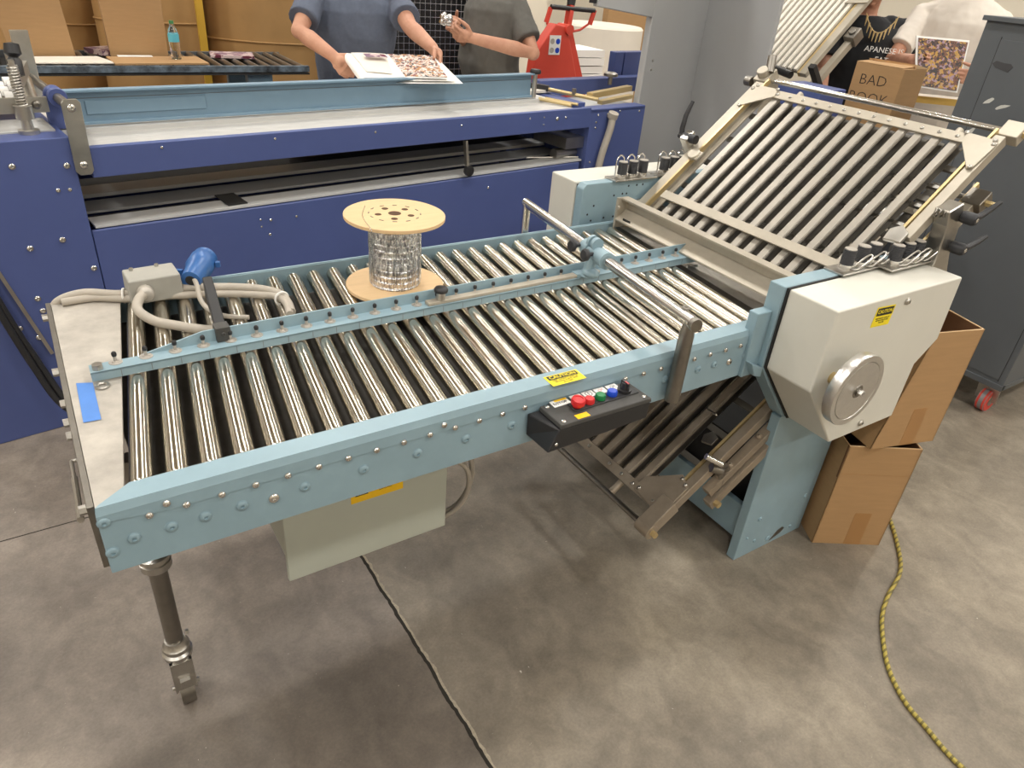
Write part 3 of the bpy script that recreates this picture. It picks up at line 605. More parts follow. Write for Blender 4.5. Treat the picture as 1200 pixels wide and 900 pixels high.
blk = obj('rod_block', MB(TU).box(.60, .66, -.125, -.065, -.045, -.008), M_frame, up, .002); obj('block_nut', MB(TU).cyl((.632, -.125, -.026), (.632, -.15, -.026), .010, n=6), M_brass, blk)
blk2 = obj('rod_block', MB(TU).box(.60, .67, .80, .86, -.045, -.005).cyl((.63, .83, -.005), (.63, .83, .02), .022, n=16), M_frame, up, .002); obj('block_knob', MB(TU).cyl((.60, .865, -.02), (.60, .895, -.02), .018, n=12).cyl((.64, .81, .0), (.69, .83, .03), .016, n=12), M_dsteel, blk2)
obj('frame_stub', MB(TU).cyl((.55, .03, -.01), (.585, .03, -.01), .011, n=14).cyl((.55, .62, -.01), (.585, .62, -.01), .011, n=14), M_frame, up)
obj('stop_slider', MB(TU).prism([(.125, -.05), (.165, -.045), (.19, -.07), (.17, -.10), (.13, -.10)], .008, .020, 'z'), M_steel, up, .002)
obj('stop_slider', MB(TU).cyl((.19, .775, .006), (.19, .775, .022), .024, n=18).box(.17, .21, .745, .775, .006, .016), M_frame, up, .002)
ba = MB(TU)
for s_ in (.06, .23, .31, .39): ba.box(s_, s_+.012, -.03, .73, -.058, -.046)
obj('stop_bar', ba, M_steel, up)
# the second plate lies under the first, parallel to it
TU2 = plate_frame(1.985, .928, 39.3)
u2 = fold_plate('second_fold_plate', TU2, -.16, .50, [y+.028 for y in YS[:-1:2]], -.02, .725, M_slatd, M_frame, 'second fold plate under the upper one', light=True, near=.22)
crossbar(u2, TU2, .36, -.015, .70, .002, .036)
obj('stop_rod', MB(TU2).cyl((.47, -.065, -.01), (.47, .80, -.01), .0095, n=20), M_chrome, u2)
bl2 = obj('rod_block', MB(TU2).box(.44, .50, -.125, -.065, -.03, .01), M_dsteel, u2, .002); obj('block_nut', MB(TU2).cyl((.47, -.125, -.01), (.47, -.15, -.01), .010, n=6), M_brass, bl2)
lb = MB(TU2)
for s_ in (.28, .32, .37, .40): lb.bolt((s_, -.09, .006), (0, 0, 1), .009, .012)
obj('rail_bolts', lb, M_steel, u2)
# clamp levers on a bracket, right side
br = obj('lever_bracket', MB().prism([(2.10, 1.225), (2.165, 1.245), (2.19, 1.20), (2.20, 1.09), (2.235, 1.02), (2.13, 1.0), (2.13, 1.10), (2.12, 1.18)], -.150, -.105), M_steel, fm, .003)
def lever(p, d, parent, s=1.0):
    p = Vector(p); d = Vector(d).normalized()
    b = MB().lathe([(.016, 0), (.018, .01), (.018, .036), (.013, .044), (.0001, .044)], p, (0, -1, 0), 18)
    q = p+V(0, -.03, 0); b.tube([q+d*.005, q+d*.03*s+V(0, 0, .002), q+d*.065*s+V(0, 0, .012), q+d*.10*s+V(0, 0, .026)], [(.012, .012), (.010, .009), (.009, .008), (.007, .006)], 12)
    l = obj('clamp_lever', b, M_knob, parent); obj('lever_screw', MB().bolt(p+V(0, -.044, 0), (0, -1, 0), .006, .002), M_chrome, l)
lever((2.18, -.150, 1.205), (1, -.12, .18), br); lever((2.185, -.150, 1.115), (1, -.12, .05), br)
obj('bracket_spring', MB().torus((2.09, -.12, 1.215), (0, 1, 0), .010, .003, 14, 6).torus((2.10, -.128, 1.215), (0, 1, 0), .010, .003, 14, 6).torus((2.11, -.136, 1.215), (0, 1, 0), .010, .003, 14, 6), M_dsteel, br)
lk = obj('lever_bracket', MB(TU).box(.21, .26, .825, .86, -.02, .05).box(.21, .24, .835, .85, -.08, .0), M_steel, fm, .003)
b = MB(TU).cyl((.235, .80, .035), (.235, .86, .035), .017, n=14).cyl((.235, .86, .035), (.235, .885, .035), .012, n=12).tube([(.235, .875, .035), (.25, .878, .055), (.285, .88, .085), (.335, .88, .11)], [(.010, .010), (.010, .009), (.009, .008), (.007, .006)], 12)
obj('clamp_lever', b, M_knob, lk)
# lower fold plate sloping down to the left under the conveyor
TL = plate_frame(1.30, .30, 35.6)
YL = [.115+i*.0563 for i in range(11)]
lo = fold_plate('lower_fold_plate', TL, .06, .70, YL, .045, .725, M_lowslat, M_lowslat, 'brown-grey fold plate hanging below the conveyor', upper=False)
crossbar(lo, TL, .058, -.01, .73, .002, .034, m=M_lowslat, screws=[.0, .02, .115, .17, .23, .34, .45])
g = MB(TL).prism([(.05, .10), (.10, .10), (.182, .01), (.16, -.035), (.02, -.035), (.041, .02)], .006, .011, 'z'); gp = obj('corner_plate', g, M_lowslat, lo, .001)
for s_, y_ in ((.05, .0), (.055, -.02), (.17, .0), (.16, -.022), (.06, .085)): obj('screw', MB(TL).bolt((s_, y_, .011), (0, 0, 1), .006, .005), M_steel, lo)
TR = Matrix.Identity(4)
obj('stop_rod', MB().cyl((1.262, -.035, .318), (1.262, .76, .318), .0095, n=20), M_dsteel, lo)
bk = obj('rod_block', MB().lathe([(.024, 0), (.024, .055)], (1.262, -.072, .318), (0, 1, 0), 24).hexa([(1.262, -.07, .294), (1.36, -.07, .362), (1.36, -.018, .362), (1.262, -.018, .294)], [(1.25, -.07, .338), (1.335, -.07, .40), (1.335, -.018, .40), (1.25, -.018, .338)]), M_lowslat, lo, .001); obj('block_nut', MB().cyl((1.262, -.072, .318), (1.262, -.088, .318), .010, n=6), M_brass, bk)
obj('frame_stub', MB(TL).cyl((-.01, .16, -.012), (.04, .16, -.012), .012, n=12), M_lowslat, lo)
obj('scale_slider', MB(TL).prism([(.30, .045), (.325, .055), (.35, .04), (.34, .01), (.31, .01)], .008, .018, 'z'), M_dsteel, lo, .001)
obj('slider_clip', MB(TL).tube([(.40, .075, .016), (.40, .075, .018), (.40, .115, .018)], .004, 8), M_chrome, lo)
lr = obj('under_rail', MB(TL).box(.20, .495, -.065, -.035, -.075, -.045).box(.18, .47, -.075, -.045, -.12, -.085).bolt((.26, -.05, -.045), (0, 0, 1), .009, .012).bolt((.31, -.05, -.045), (0, 0, 1), .009, .012).bolt((.44, -.05, -.045), (0, 0, 1), .009, .012), M_lowslat, lo, .001)
obj('block_nut', MB(TL).cyl((.20, -.075, -.10), (.20, -.092, -.10), .011, n=6), M_brass, lr)
sk = obj('star_knob', MB().cyl((1.50, -.04, .455), (1.535, -.055, .44), .014, n=14).tube([(1.53, -.05, .445), (1.545, -.055, .40), (1.535, -.055, .345)], [.012, .011, .008], 10).tube([(1.55, -.05, .45), (1.585, -.05, .41), (1.58, -.05, .35)], [.012, .011, .008], 10), M_dsteel, lo); obj('knob_stem', MB().cyl((1.475, -.03, .50), (1.52, -.06, .475), .010, n=10), M_chrome, lo)

# ------------------------------------------------------------------ wire spool
sx_, sy_ = .742, .585
spl = thing('wire_spool', 'plywood spool wound with silver wire standing on the rollers', 'spool', (sx_, sy_, .929))
obj('bottom_flange', MB().lathe([(.130, 0), (.134, .002), (.134, .010), (.130, .012)], (sx_, sy_, .929), (0, 0, 1), 56), M_wood, spl)
tf = obj('top_flange', MB().lathe([(.130, 0), (.134, .002), (.134, .010), (.130, .012)], (sx_, sy_, 1.125), (0, 0, 1), 56), M_wood, spl)
hb = MB().cyl((sx_, sy_, 1.1371), (sx_, sy_, 1.1376), .017, n=20)
for k in range(5): a = k*2*math.pi/5+.5; hb.cyl((sx_+.045*math.cos(a), sy_+.045*math.sin(a), 1.1371), (sx_+.045*math.cos(a), sy_+.045*math.sin(a), 1.1376), .009, n=14)
obj('drive_holes', hb, M_woodd, tf)
stp = MB()
for k in range(12): a = k*2*math.pi/12+.1; stp.beam((sx_+.068*math.cos(a)-.006*math.sin(a), sy_+.068*math.sin(a)+.006*math.cos(a), 1.1375), (sx_+.068*math.cos(a)+.006*math.sin(a), sy_+.068*math.sin(a)-.006*math.cos(a), 1.1375), .003, .001)
obj('staples', stp, M_dsteel, tf)
wm = MB(); prof_ = []
for i in range(47): prof_ += [(.0665+(.0015 if i % 2 else 0)+.001*math.sin(i*1.7), i*.004)]
wm.lathe(prof_, (sx_, sy_, .941), (0, 0, 1), 72)
obj('wound_wire', wm, M_wire, spl)
vw = MB()
for k in range(90):
    a = random.random()*6.283; z0 = .943+random.random()*.01; z1 = 1.122-random.random()*.02; da = random.uniform(-.12, .12); r_ = .0690+random.random()*.0015
    vw.tube([(sx_+r_*math.cos(a+da*t/6)+random.uniform(-.0006, .0006), sy_+r_*math.sin(a+da*t/6)+random.uniform(-.0006, .0006), z0+(z1-z0)*t/6) for t in range(7)], .0009, 5, False)
obj('wire_strands', vw, M_galv, spl)['kind'] = 'stuff'
obj('wire_end', MB().tube(spline([(sx_-.06, sy_-.03, 1.10), (sx_-.10, sy_-.09, 1.122), (sx_-.11, sy_-.10, 1.14), (sx_-.09, sy_+.0, 1.1385), (sx_-.05, sy_+.08, 1.1385)]), .0008, 6), M_galv, spl)

# ------------------------------------------------------------------ power cable with box and plug on the far left corner
pc = thing('power_cable', 'grey power cable loop with a junction box and blue plug lying on the left rollers', 'cable', (.14, .70, .93))
cz = .936
cab1 = spline([(-.072, .822, .87), (-.062, .81, .925), (.0, .80, cz+.01), (.08, .765, cz+.008), (.18, .745, cz+.012), (.28, .715, cz+.014), (.38, .672, cz+.012), (.43, .625, cz+.008), (.437, .575, cz+.004), (.43, .52, cz)], 8)
cab2 = spline([(-.05, .785, cz), (.02, .785, cz), (.10, .745, cz), (.2, .725, cz), (.30, .695, cz), (.39, .650, cz), (.425, .61, cz+.004), (.43, .56, cz+.006), (.422, .51, cz)], 8)
obj('cable_loop', MB().tube(cab1, .0105, 12).tube(cab2, .0095, 12), M_cable, pc)
obj('box_lead', MB().tube(spline([(.125, .700, .965), (.108, .672, .962), (.10, .64, .95), (.125, .595, cz+.002), (.165, .555, cz), (.215, .51, cz), (.25, .49, cz)], 8), .0115, 12), M_cable, pc)
obj('plug_lead', MB().tube(spline([(.246, .742, .985), (.248, .70, .965), (.245, .66, cz+.006), (.255, .61, cz-.002), (.285, .565, cz-.004), (.33, .54, cz-.004)], 8), .006, 10), M_cable, pc)
for p, dd in ((V(.085, .763, cz+.004), (1, -.3, 0)), (V(.43, .60, cz+.004), (.1, -1, 0))): obj('cable_tie', MB().torus(p, dd, .017, .003, 20, 6), M_white, pc)
TB = Matrix.Translation((.155, .758, .932)) @ Matrix.Rotation(math.radians(2), 4, 'Z')
jb = obj('junction_box', MB(TB).hexa([(-.062, -.045, 0), (.062, -.04, 0), (.062, .05, 0), (-.062, .045, 0)], [(-.060, -.043, .062), (.060, -.038, .062), (.060, .048, .062), (-.060, .043, .062)]), M_jbox, pc, .004, 3)
obj('cable_gland', MB(TB).lathe([(.020, 0), (.020, .008), (.017, .010), (.019, .014), (.017, .018), (.015, .026), (.012, .028)], (-.028, -.043, .03), (0, -1, 0), 14), M_plate, jb)
obj('box_screws', MB(TB).cyl((-.04, .03, .062), (-.04, .03, .068), .005, n=8).cyl((.02, .035, .062), (.02, .035, .068), .005, n=8), M_steel, jb)
pdv = V(.45, .78, .10).normalized(); pb_ = V(.238, .722, .972)
pl = obj('plug', MB().lathe([(.012, 0), (.024, .002), (.026, .02), (.030, .06), (.034, .066), (.034, .105), (.031, .11), (.031, .125), (.0001, .125)], pb_, pdv, 28), M_plug, pc, label='blue round industrial plug')
obj('plug_latch', MB().beam(pb_+pdv*.085+V(.035, -.01, .0), pb_+pdv*.085+V(.045, -.014, .0), .012, .014), M_plug, pl); obj('plug_hinge', MB().beam(pb_+pdv*.04+V(-.028, .016, .0), pb_+pdv*.04+V(-.044, .026, .0), .01, .014), M_plug, pl)
obj('plug_bore', MB().cyl(pb_-pdv*.001, pb_+pdv*.002, .013, n=16), M_dark, pl)
tie = single('rubber_strap', MB().box(-.011, .011, -.12, .012, .028, .036).box(-.011, .011, -.13, -.12, .0, .036), M_rubber, 'black rubber strap hooked over the guide beside the blue plug', 'strap', (.262, .53, .945))
tie.data.transform(Matrix.Translation((-.262, -.53, -.945))); 
bpy.data.objects.remove(tie)
st = thing('rubber_strap', 'black rubber strap hooked over the guide beside the blue plug', 'strap', (.24, .42, .951))
obj('strap_band', MB().hexa([(.228, .425, .975), (.252, .425, .975), (.272, .62, .965), (.250, .62, .965)], [(.228, .425, .983), (.252, .425, .983), (.272, .62, 1.02), (.250, .62, 1.02)]), M_rubber, st, .002)
obj('strap_foot', MB().box(.225, .256, .400, .432, .952, .986).bolt((.24, .400, .97), (0, -1, 0), .005, .003), M_lid, st, .002)

# ------------------------------------------------------------------ cardboard boxes on the right
def carton(name, label, corner, ang, w, dpt, h, z0, open_top=True, taper=0.0, tape=(.40, .62), group=None):
    T = Matrix.Translation((corner[0], corner[1], z0)) @ Matrix.Rotation(math.radians(ang), 4, 'Z'); t = .004
    th = thing(name, label, 'box', (T @ V(w/2, dpt/2, 0)), group)
    f = MB(T); f.hexa([(0, 0, 0), (w, 0, 0), (w, t, 0), (0, t, 0)], [(taper, 0, h), (w, 0, h), (w, t, h), (taper, t, h)])
    obj('front_panel', f, M_card, th)
    f = MB(T); f.hexa([(0, 0, 0), (t, 0, 0), (t, dpt, 0), (0, dpt, 0)], [(taper, 0, h), (taper+t, 0, h), (taper+t, dpt, h), (taper, dpt, h)]); f.box(w-t, w, 0, dpt, 0, h).hexa([(0, dpt-t, 0), (w, dpt-t, 0), (w, dpt, 0), (0, dpt, 0)], [(taper, dpt-t, h), (w, dpt-t, h), (w, dpt, h), (taper, dpt, h)])
    obj('side_panels', f, M_card, th)
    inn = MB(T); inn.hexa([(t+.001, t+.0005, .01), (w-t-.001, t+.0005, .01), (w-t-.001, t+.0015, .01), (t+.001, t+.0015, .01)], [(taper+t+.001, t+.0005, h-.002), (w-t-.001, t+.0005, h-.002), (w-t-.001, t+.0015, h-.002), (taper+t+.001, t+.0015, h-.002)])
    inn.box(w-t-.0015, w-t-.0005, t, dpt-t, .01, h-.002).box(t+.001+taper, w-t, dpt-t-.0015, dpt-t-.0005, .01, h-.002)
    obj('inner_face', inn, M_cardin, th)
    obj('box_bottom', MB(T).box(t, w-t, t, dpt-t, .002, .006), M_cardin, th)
    e = MB(T).box(taper, w, -.0003, t+.0003, h-.001, h+.0006).box(w-t-.0003, w+.0003, 0, dpt, h-.001, h+.0006).box(taper, w, dpt-t, dpt, h-.001, h+.0006)
    obj('cut_edge', e, M_cedge, th)
    obj('packing_tape', MB(T).box(w*tape[0], w*tape[1], -.0006, -.0001, 0, h*.34), M_tapeb, th, label='strip of brown packing tape')
    return th, T
th, T1 = carton('cardboard_box', 'open cardboard box on the floor, under the other beside the blue panel', (2.046, -.158), -31, .254, .26, .435, 0.0, tape=(.46, .70))
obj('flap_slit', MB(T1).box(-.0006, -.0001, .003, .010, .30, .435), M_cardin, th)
obj('fold_crease', MB(T1).box(0, .254, -.0005, -.0001, .318, .3195), M_tapeb, th)
carton('cardboard_box', 'taller open cardboard box stacked on the other box, behind the cream housing', (2.078, -.208), -16, .262, .30, .425, .445, taper=.075, tape=(.45, .66))

# ------------------------------------------------------------------ yellow extension cord
def cord_material():
    m = stripe_material('yellow_black_cord', srgb(176, 158, 74), srgb(112, 102, 52), 1, 60, .6); return m
cord = spline([(2.47, .02, .007), (2.46, -.16, .007), (2.429, -.226, .007), (2.303, -.341, .007), (2.199, -.412, .007), (2.055, -.457, .007), (1.951, -.502, .007), (1.846, -.576, .007), (1.775, -.642, .007), (1.721, -.724, .007), (1.698, -.802, .007), (1.677, -.875, .007), (1.673, -.96, .007), (1.68, -1.3, .007), (1.9, -1.9, .007)], 8)
cu = MB().tube(cord, .0068, 10)
single('extension_cord', cu, cord_material(), 'yellow and black extension cord snaking over the floor at the right', 'cord', (1.9, -.55, 0))

# ------------------------------------------------------------------ charcoal cabinet on casters
ct = thing('rolling_cabinet', 'charcoal grey steel cabinet on red casters at the right edge', 'cabinet', (3.95, .34, 0))
obj('body', MB().box(3.60, 4.35, -.008, .69, .175, 1.67), M_cart, ct, .003, 2)
obj('top_lip', MB().box(3.585, 4.36, -.02, .705, 1.665, 1.685), M_cart, ct, .002)
obj('side_panel', MB().box(3.596, 3.600, .02, .60, .20, 1.60), M_cart, ct, .001)
obj('panel_gap', MB().box(3.5985, 3.6005, .018, .021, .19, 1.61).box(3.5985, 3.6005, .600, .603, .19, 1.61), M_dark, ct)
obj('bottom_rail', MB().box(3.594, 3.62, -.012, .69, .150, .178).box(3.6, 4.3, -.012, .02, .150, .178), M_cart, ct, .001)
def scratch(c, s, a, ln):
    n = 9; poly = []
    for k in range(n):
        t = 2*math.pi*k/n; r_ = s*(.6+.5*random.random()); u = r_*math.cos(t)*ln; v_ = r_*math.sin(t)*.45
        poly.append((c[0]+u*math.cos(a)-v_*math.sin(a), c[1]+u*math.sin(a)+v_*math.cos(a)))
    return MB().prism(poly, 3.5948, 3.5958, 'x')
M_chip = mat('chipped_paint', srgb(196, 196, 190), .6); M_smudge = mat('dark_smudge', srgb(66, 66, 68), .6)
for y_, z_, s_, a_, l_ in ((.548, 1.36, .022, -.6, 1.3), (.487, 1.345, .022, -.45, 1.5), (.578, 1.22, .026, -.9, 1.5), (.53, 1.25, .01, -.5, 1.2), (.47, 1.0, .012, 1.4, 2.0)): obj('paint_chip', scratch((y_, z_), s_, a_, l_), M_chip, ct)
obj('dark_smudge', scratch((.545, 1.50), .045, .1, 1.1), M_smudge, ct)
def caster(x, y):
    cs = obj('caster', MB().box(x-.035, x+.035, y-.035, y+.035, .140, .150).beam((x-.03, y-.026, .14), (x-.005, y-.026, .055), .006, .05, (0, 1, 0)).beam((x-.03, y+.026, .14), (x-.005, y+.026, .055), .006, .05, (0, 1, 0)).cyl((x, y-.034, .062), (x, y+.034, .062), .009, n=8), M_steel, ct)
    cs2 = obj('tread', MB().cyl((x, y-.0215, .062), (x, y+.0215, .062), .062, n=36), M_wheel, cs)
    obj('wheel_rim', MB().lathe([(.030, -.023), (.058, -.023), (.0632, -.018), (.0632, -.009), (.055, -.0088)], (x, y, .062), (0, 1, 0), 36).lathe([(.055, .0088), (.0632, .009), (.0632, .018), (.058, .023), (.030, .023)], (x, y, .062), (0, 1, 0), 36), M_poly, cs)
    obj('wheel_bearing', MB().cyl((x, y-.025, .062), (x, y+.025, .062), .03, n=20), M_steel, cs)
caster(3.66, .05); caster(4.25, .05); caster(3.66, .60); caster(4.25, .60)

# ------------------------------------------------------------------ blue machine behind (own frame: s along, d deep)
OB = V(.09, 1.785, 0); AB = math.radians(7.5); TBM = Matrix.Translation(OB) @ Matrix.Rotation(AB, 4, 'Z')
bm = thing('blue_machine', 'long navy blue finishing machine with an open slot behind the conveyor', 'machine', TBM @ V(1.2, .4, 0), rz=AB)
M_gdeck = mat('pale_grey_tray', srgb(190, 190, 188), .5)
def B(): return MB(TBM)
obj('left_column', B().box(-.55, 0, 0, .75, .0, 1.10), M_navy, bm, .004, 2)
obj('kick_plate', B().box(-.55, 3.0, .03, .10, 0, .09), M_dark, bm)
obj('front_panel', B().box(0.003, 2.52, .004, .02, .0, .765), M_navy, bm, .002)
obj('upper_beam', B().box(.046, 2.56, 0, .03, .955, 1.06), M_navy, bm, .002)
obj('right_column', B().box(2.56, 3.02, 0, .03, 0, 1.045).box(2.56, 2.60, .03, .7, 0, 1.045), M_navy, bm, .002)
obj('white_deck', B().box(.05, 2.45, .03, .22, 1.05, 1.058), M_deck, bm)
obj('grey_deck', B().box(-.55, 2.45, .22, .76, 1.05, 1.075).box(-.53, -.02, .10, .30, 1.10, 1.105), M_gdeck, bm)
obj('table_top', B().box(.0, 2.6, .36, .82, 1.078, 1.092), M_wpaper, bm)
inr = B(); inr.box(.02, 2.55, .02, .13, .768, .776); obj('slot_floor', inr, M_gdeck, bm)
obj('slot_step', B().box(.02, 2.55, .135, .20, .74, .758).box(.02, 2.55, .13, .135, .74, .776), M_dark, bm)
obj('slot_belt', B().box(.02, 2.55, .205, .34, .765, .775), mat('grey_belt', srgb(150, 150, 150), .7), bm)
obj('slot_ledge', B().box(.02, 2.55, .34, .46, .785, .80), M_gdeck, bm)
obj('slot_bracket', B().box(.52, .60, .04, .19, .777, .782), M_dark, bm)
obj('slot_back', B().box(1.05, 2.56, .60, .61, .80, 1.04), M_navy, bm)
obj('rear_panel', B().box(.0, 2.56, .76, .78, 0, .78), M_navy, bm)
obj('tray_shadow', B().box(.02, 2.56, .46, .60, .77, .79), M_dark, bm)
bolts = [(-.186, 1.019, .010), (-.028, 1.006, .010), (-.072, .926, .007), (-.036, .924, .006), (-.097, .751, .010), (-.2, .737, .010), (-.02, .628, .010), (-.22, .55, .01), (-.215, .50, .01), (-.30, .45, .01), (-.25, .40, .01), (.29, 1.04, .005), (.726, 1.037, .005), (1.19, 1.029, .005), (1.666, 1.026, .005), (2.106, 1.03, .005), (2.207, 1.03, .004), (2.207, .994, .004), (2.302, 1.018, .010), (2.367, 1.02, .006), (2.62, 1.018, .006), (2.70, 1.018, .009), (2.80, 1.03, .005), (2.97, 1.02, .006), (2.61, .98, .006), (2.61, .95, .006), (2.60, .76, .006), (2.42, .72, .006), (2.50, .70, .006), (1.857, .70, .006), (1.313, .70, .006), (.677, .706, .006), (.633, .713, .004), (.634, .683, .004), (.667, .644, .006), (.793, .704, .005)]
for s_, z_, r_ in bolts: obj('bolt', B().bolt((s_, 0 if (s_ < 0 or z_ > .95 or s_ > 2.56) else .004, z_), (0, -1, 0), r_, r_*.7), M_chrome, bm)
# edge guide channel on the deck
eg = obj('edge_guide', B().box(.02, 2.33, .262, .270, 1.082, 1.205).box(.02, 2.33, .244, .262, 1.082, 1.092).box(.02, 2.33, .230, .270, 1.198, 1.206), M_fence, bm, .001)
obj('guide_patch', B().box(.12, .56, .256, .262, 1.115, 1.165), M_fence, eg, .002)
obj('guide_seam', B().box(.02, 2.33, .2605, .2622, 1.172, 1.174), M_cart, eg)
kg = obj('guide_knob', B().cyl((2.345, .25, 1.08), (2.345, .25, 1.20), .013, n=16), M_steel, bm); obj('knob_head', B().lathe([(.012, 1.20), (.030, 1.203), (.032, 1.215), (.026, 1.225), (.0001, 1.228)], (2.345, .25, 0), (0, 0, 1), 9), M_black, kg)
# swing link and shaft at the left end
lkp = obj('swing_link', B().prism([(-.006, .985), (.006, .972), (.040, .972), (.050, .985), (.054, 1.21), (.044, 1.222), (.006, 1.222), (-.004, 1.21)], -.014, -.006), M_steel, bm, .001)
obj('link_bolt', B().bolt((.023, -.014, 1.194), (0, -1, 0), .012, .008).bolt((.022, -.014, 1.006), (0, -1, 0), .012, .008), M_chrome, lkp)
obj('pivot_shaft', B().cyl((.023, -.006, 1.194), (.023, .62, 1.194), .016, n=20), M_dsteel, bm)
obj('shaft_collar', B().lathe([(.030, 0), (.032, .01), (.026, .016), (.026, .05), (.032, .056), (.032, .075), (.028, .08)], (.023, .17, 1.194), (0, 1, 0), 24).box(-.012, .045, .22, .25, 1.08, 1.19), M_navy, bm)
obj('swing_link', B().box(-.01, .05, .60, .615, 1.09, 1.36), M_steel, bm, .002)
# spring pusher bracket and rows of white wheels
obj('pusher_bracket', B().box(-.52, -.02, .115, .125, 1.16, 1.21).box(-.52, -.30, .06, .16, 1.12, 1.135), M_steel, bm, .001)
obj('bracket_bolt', B().bolt((-.055, .115, 1.185), (0, -1, 0), .013, .009), M_dsteel, bm)
spg = B().cyl((-.10, .09, 1.108), (-.10, .09, 1.33), .009, n=12)
spg.tube([(-.10+.015*math.cos(t*.7), .09+.015*math.sin(t*.7), 1.185+t*.00100) for t in range(0, 130)], .0028, 6)
obj('push_spring', spg, M_steel, bm)
obj('push_foot', B().lathe([(.032, 0), (.032, .012), (.018, .014), (.016, .045), (.028, .048), (.028, .09), (.0001, .091)], (-.10, .09, 1.1), (0, 0, 1), 24), M_steel, bm)
obj('push_knob', B().lathe([(.012, 0), (.024, .004), (.022, .05), (.014, .06), (.026, .07), (.022, .10), (.0001, .105)], (-.085, .15, 1.27), (.1, .2, 1), 12), M_black, bm)
obj('carrier_arm', B().beam((-.10, .10, 1.26), (.0, .55, 1.24), .03, .045), M_steel, bm)
obj('carrier_shaft', B().cyl((-.06, .13, 1.19), (-.02, .45, 1.21), .02, n=16), M_steel, bm)
wmx = B()
for r_ in range(4):
    for k in range(12):
        a_ = (-.455+k*.035, .30+r_*.075, 1.175+.004*r_)
        wmx.cyl(V(*a_)+V(-.012, 0, 0), V(*a_)+V(.012, 0, 0), .024, n=16)
obj('feed_wheels', wmx, M_white, bm, label='rows of white feed wheels')
wx = B()
for r_ in range(4): wx.cyl((-.54, .30+r_*.075, 1.175+.004*r_), (-.05, .30+r_*.075, 1.175+.004*r_), .010, n=8).box(-.54, -.10, .315+r_*.075, .36+r_*.075, 1.16, 1.175)
obj('wheel_axles', wx, M_dsteel, bm)
# support arm under the beam and the hose
obj('slot_arm', B().beam((1.70, .01, .95), (1.712, .0, .815), .022, .014), M_steel, bm); obj('slot_roller', B().lathe([(.012, -.012), (.026, -.010), (.028, 0), (.026, .010), (.012, .012), (.0001, .012)], (1.718, -.005, .805), (0, -1, 0), 20), M_black, bm)
obj('hose', B().tube(spline([(2.715, -.025, 1.02), (2.705, -.03, .96), (2.69, -.03, .90), (2.66, -.03, .80), (2.64, -.025, .65), (2.63, .01, .5)]), .021, 12).lathe([(.03, 0), (.03, .03), (.024, .035)], (2.715, -.03, 1.03), (0, .3, -1), 14), M_cable, bm)
obj('roll_end', B().box(2.42, 2.56, .03, .30, .84, .90).cyl((2.40, .10, .80), (2.56, .10, .80), .03, n=14).cyl((2.25, .16, .78), (2.55, .05, .782), .006, n=8), M_steel, bm)
# right-hand extension: sloping deck, registration rails, motor box
obj('extension_deck', B().box(2.56, 3.02, .0, .09, 1.03, 1.05).box(2.50, 2.60, .09, .70, 1.04, 1.07).box(2.60, 3.6, .48, .56, 1.03, 1.12), M_navy, bm, .002)
obj('extension_bed', B().box(2.60, 3.12, .09, .48, 1.0, 1.02), M_gdeck, bm)
exr = B().cyl((2.52, .44, 1.10), (2.70, .09, 1.08), .011, n=12).cyl((2.42, .23, 1.075), (2.50, .05, 1.07), .008, n=8).cyl((2.37, .23, 1.075), (2.45, .05, 1.07), .010, n=8)
exr.beam((2.70, .16, 1.09), (3.2, .30, 1.09), .04, .03).beam((2.74, .11, 1.06), (3.12, .21, 1.06), .035, .02)
obj('registration_rails', exr, M_brass, bm)
obj('rail_grip', B().beam((2.50, .45, 1.105), (2.56, .36, 1.10), .035, .03), M_black, bm)
obj('rail_knob', B().cyl((2.63, .22, 1.09), (2.63, .22, 1.12), .013, n=12).cyl((3.10, .38, 1.10), (3.10, .38, 1.15), .014, n=12).lathe([(.02, 0), (.045, .005), (.045, .02), (.03, .028), (.0001, .03)], (3.10, .38, 1.145), (0, 0, 1), 10), M_dsteel, bm)
obj('motor_box', B().box(3.37, 3.45, .60, .66, 1.02, 1.255).box(3.46, 3.75, .60, .66, 1.02, 1.255), M_navy, bm, .003)

# ------------------------------------------------------------------ big grey machine housing (behind right)
gm = thing('grey_machine_housing', 'tall grey sheet metal machine housing with an overhead arm behind the fold plates', 'machine', TBM @ V(3.75, .6, 0), rz=AB)
G = lambda: MB(TBM)
obj('left_panel', G().box(3.135, 3.655, .15, .17, .0, 2.25), M_greym, gm, .004, 2)
dA, dB = TBM @ V(3.664, .15, 0), V(3.483, 1.698, 0)
obj('right_panel', MB().beam((dA+dB)/2+V(0, 0, 0), (dA+dB)/2+V(0, 0, 2.25), (dB-dA).length, .02, (dB-dA).normalized().cross(V(0, 0, 1))), M_greym, gm, .003)
obj('right_side_wall', G().box(3.70, 4.30, .35, .37, 0, 1.2), M_greym, gm)
obj('panel_return', G().box(3.14, 3.16, .17, .20, 0, 2.25), M_greym, gm)
obj('roof', G().box(2.66, 3.66, .15, .30, 2.25, 2.28), M_greym, gm)
obj('overhead_arm', G().hexa([(2.665, .15, 1.545), (3.135, .15, 1.50), (3.135, .19, 1.50), (2.665, .19, 1.545)], [(2.665, .15, 2.25), (3.135, .15, 2.25), (3.135, .19, 2.25), (2.665, .19, 2.25)]), M_greym, gm, .004); obj('arm_end_seal', G().box(2.635, 2.664, .16, .19, 1.56, 2.2), M_black, gm)
obj('door_screws', G().bolt((3.20, .15, 1.27), (0, -1, 0), .007, .004).bolt((3.20, .15, 1.22), (0, -1, 0), .007, .004), M_steel, gm)

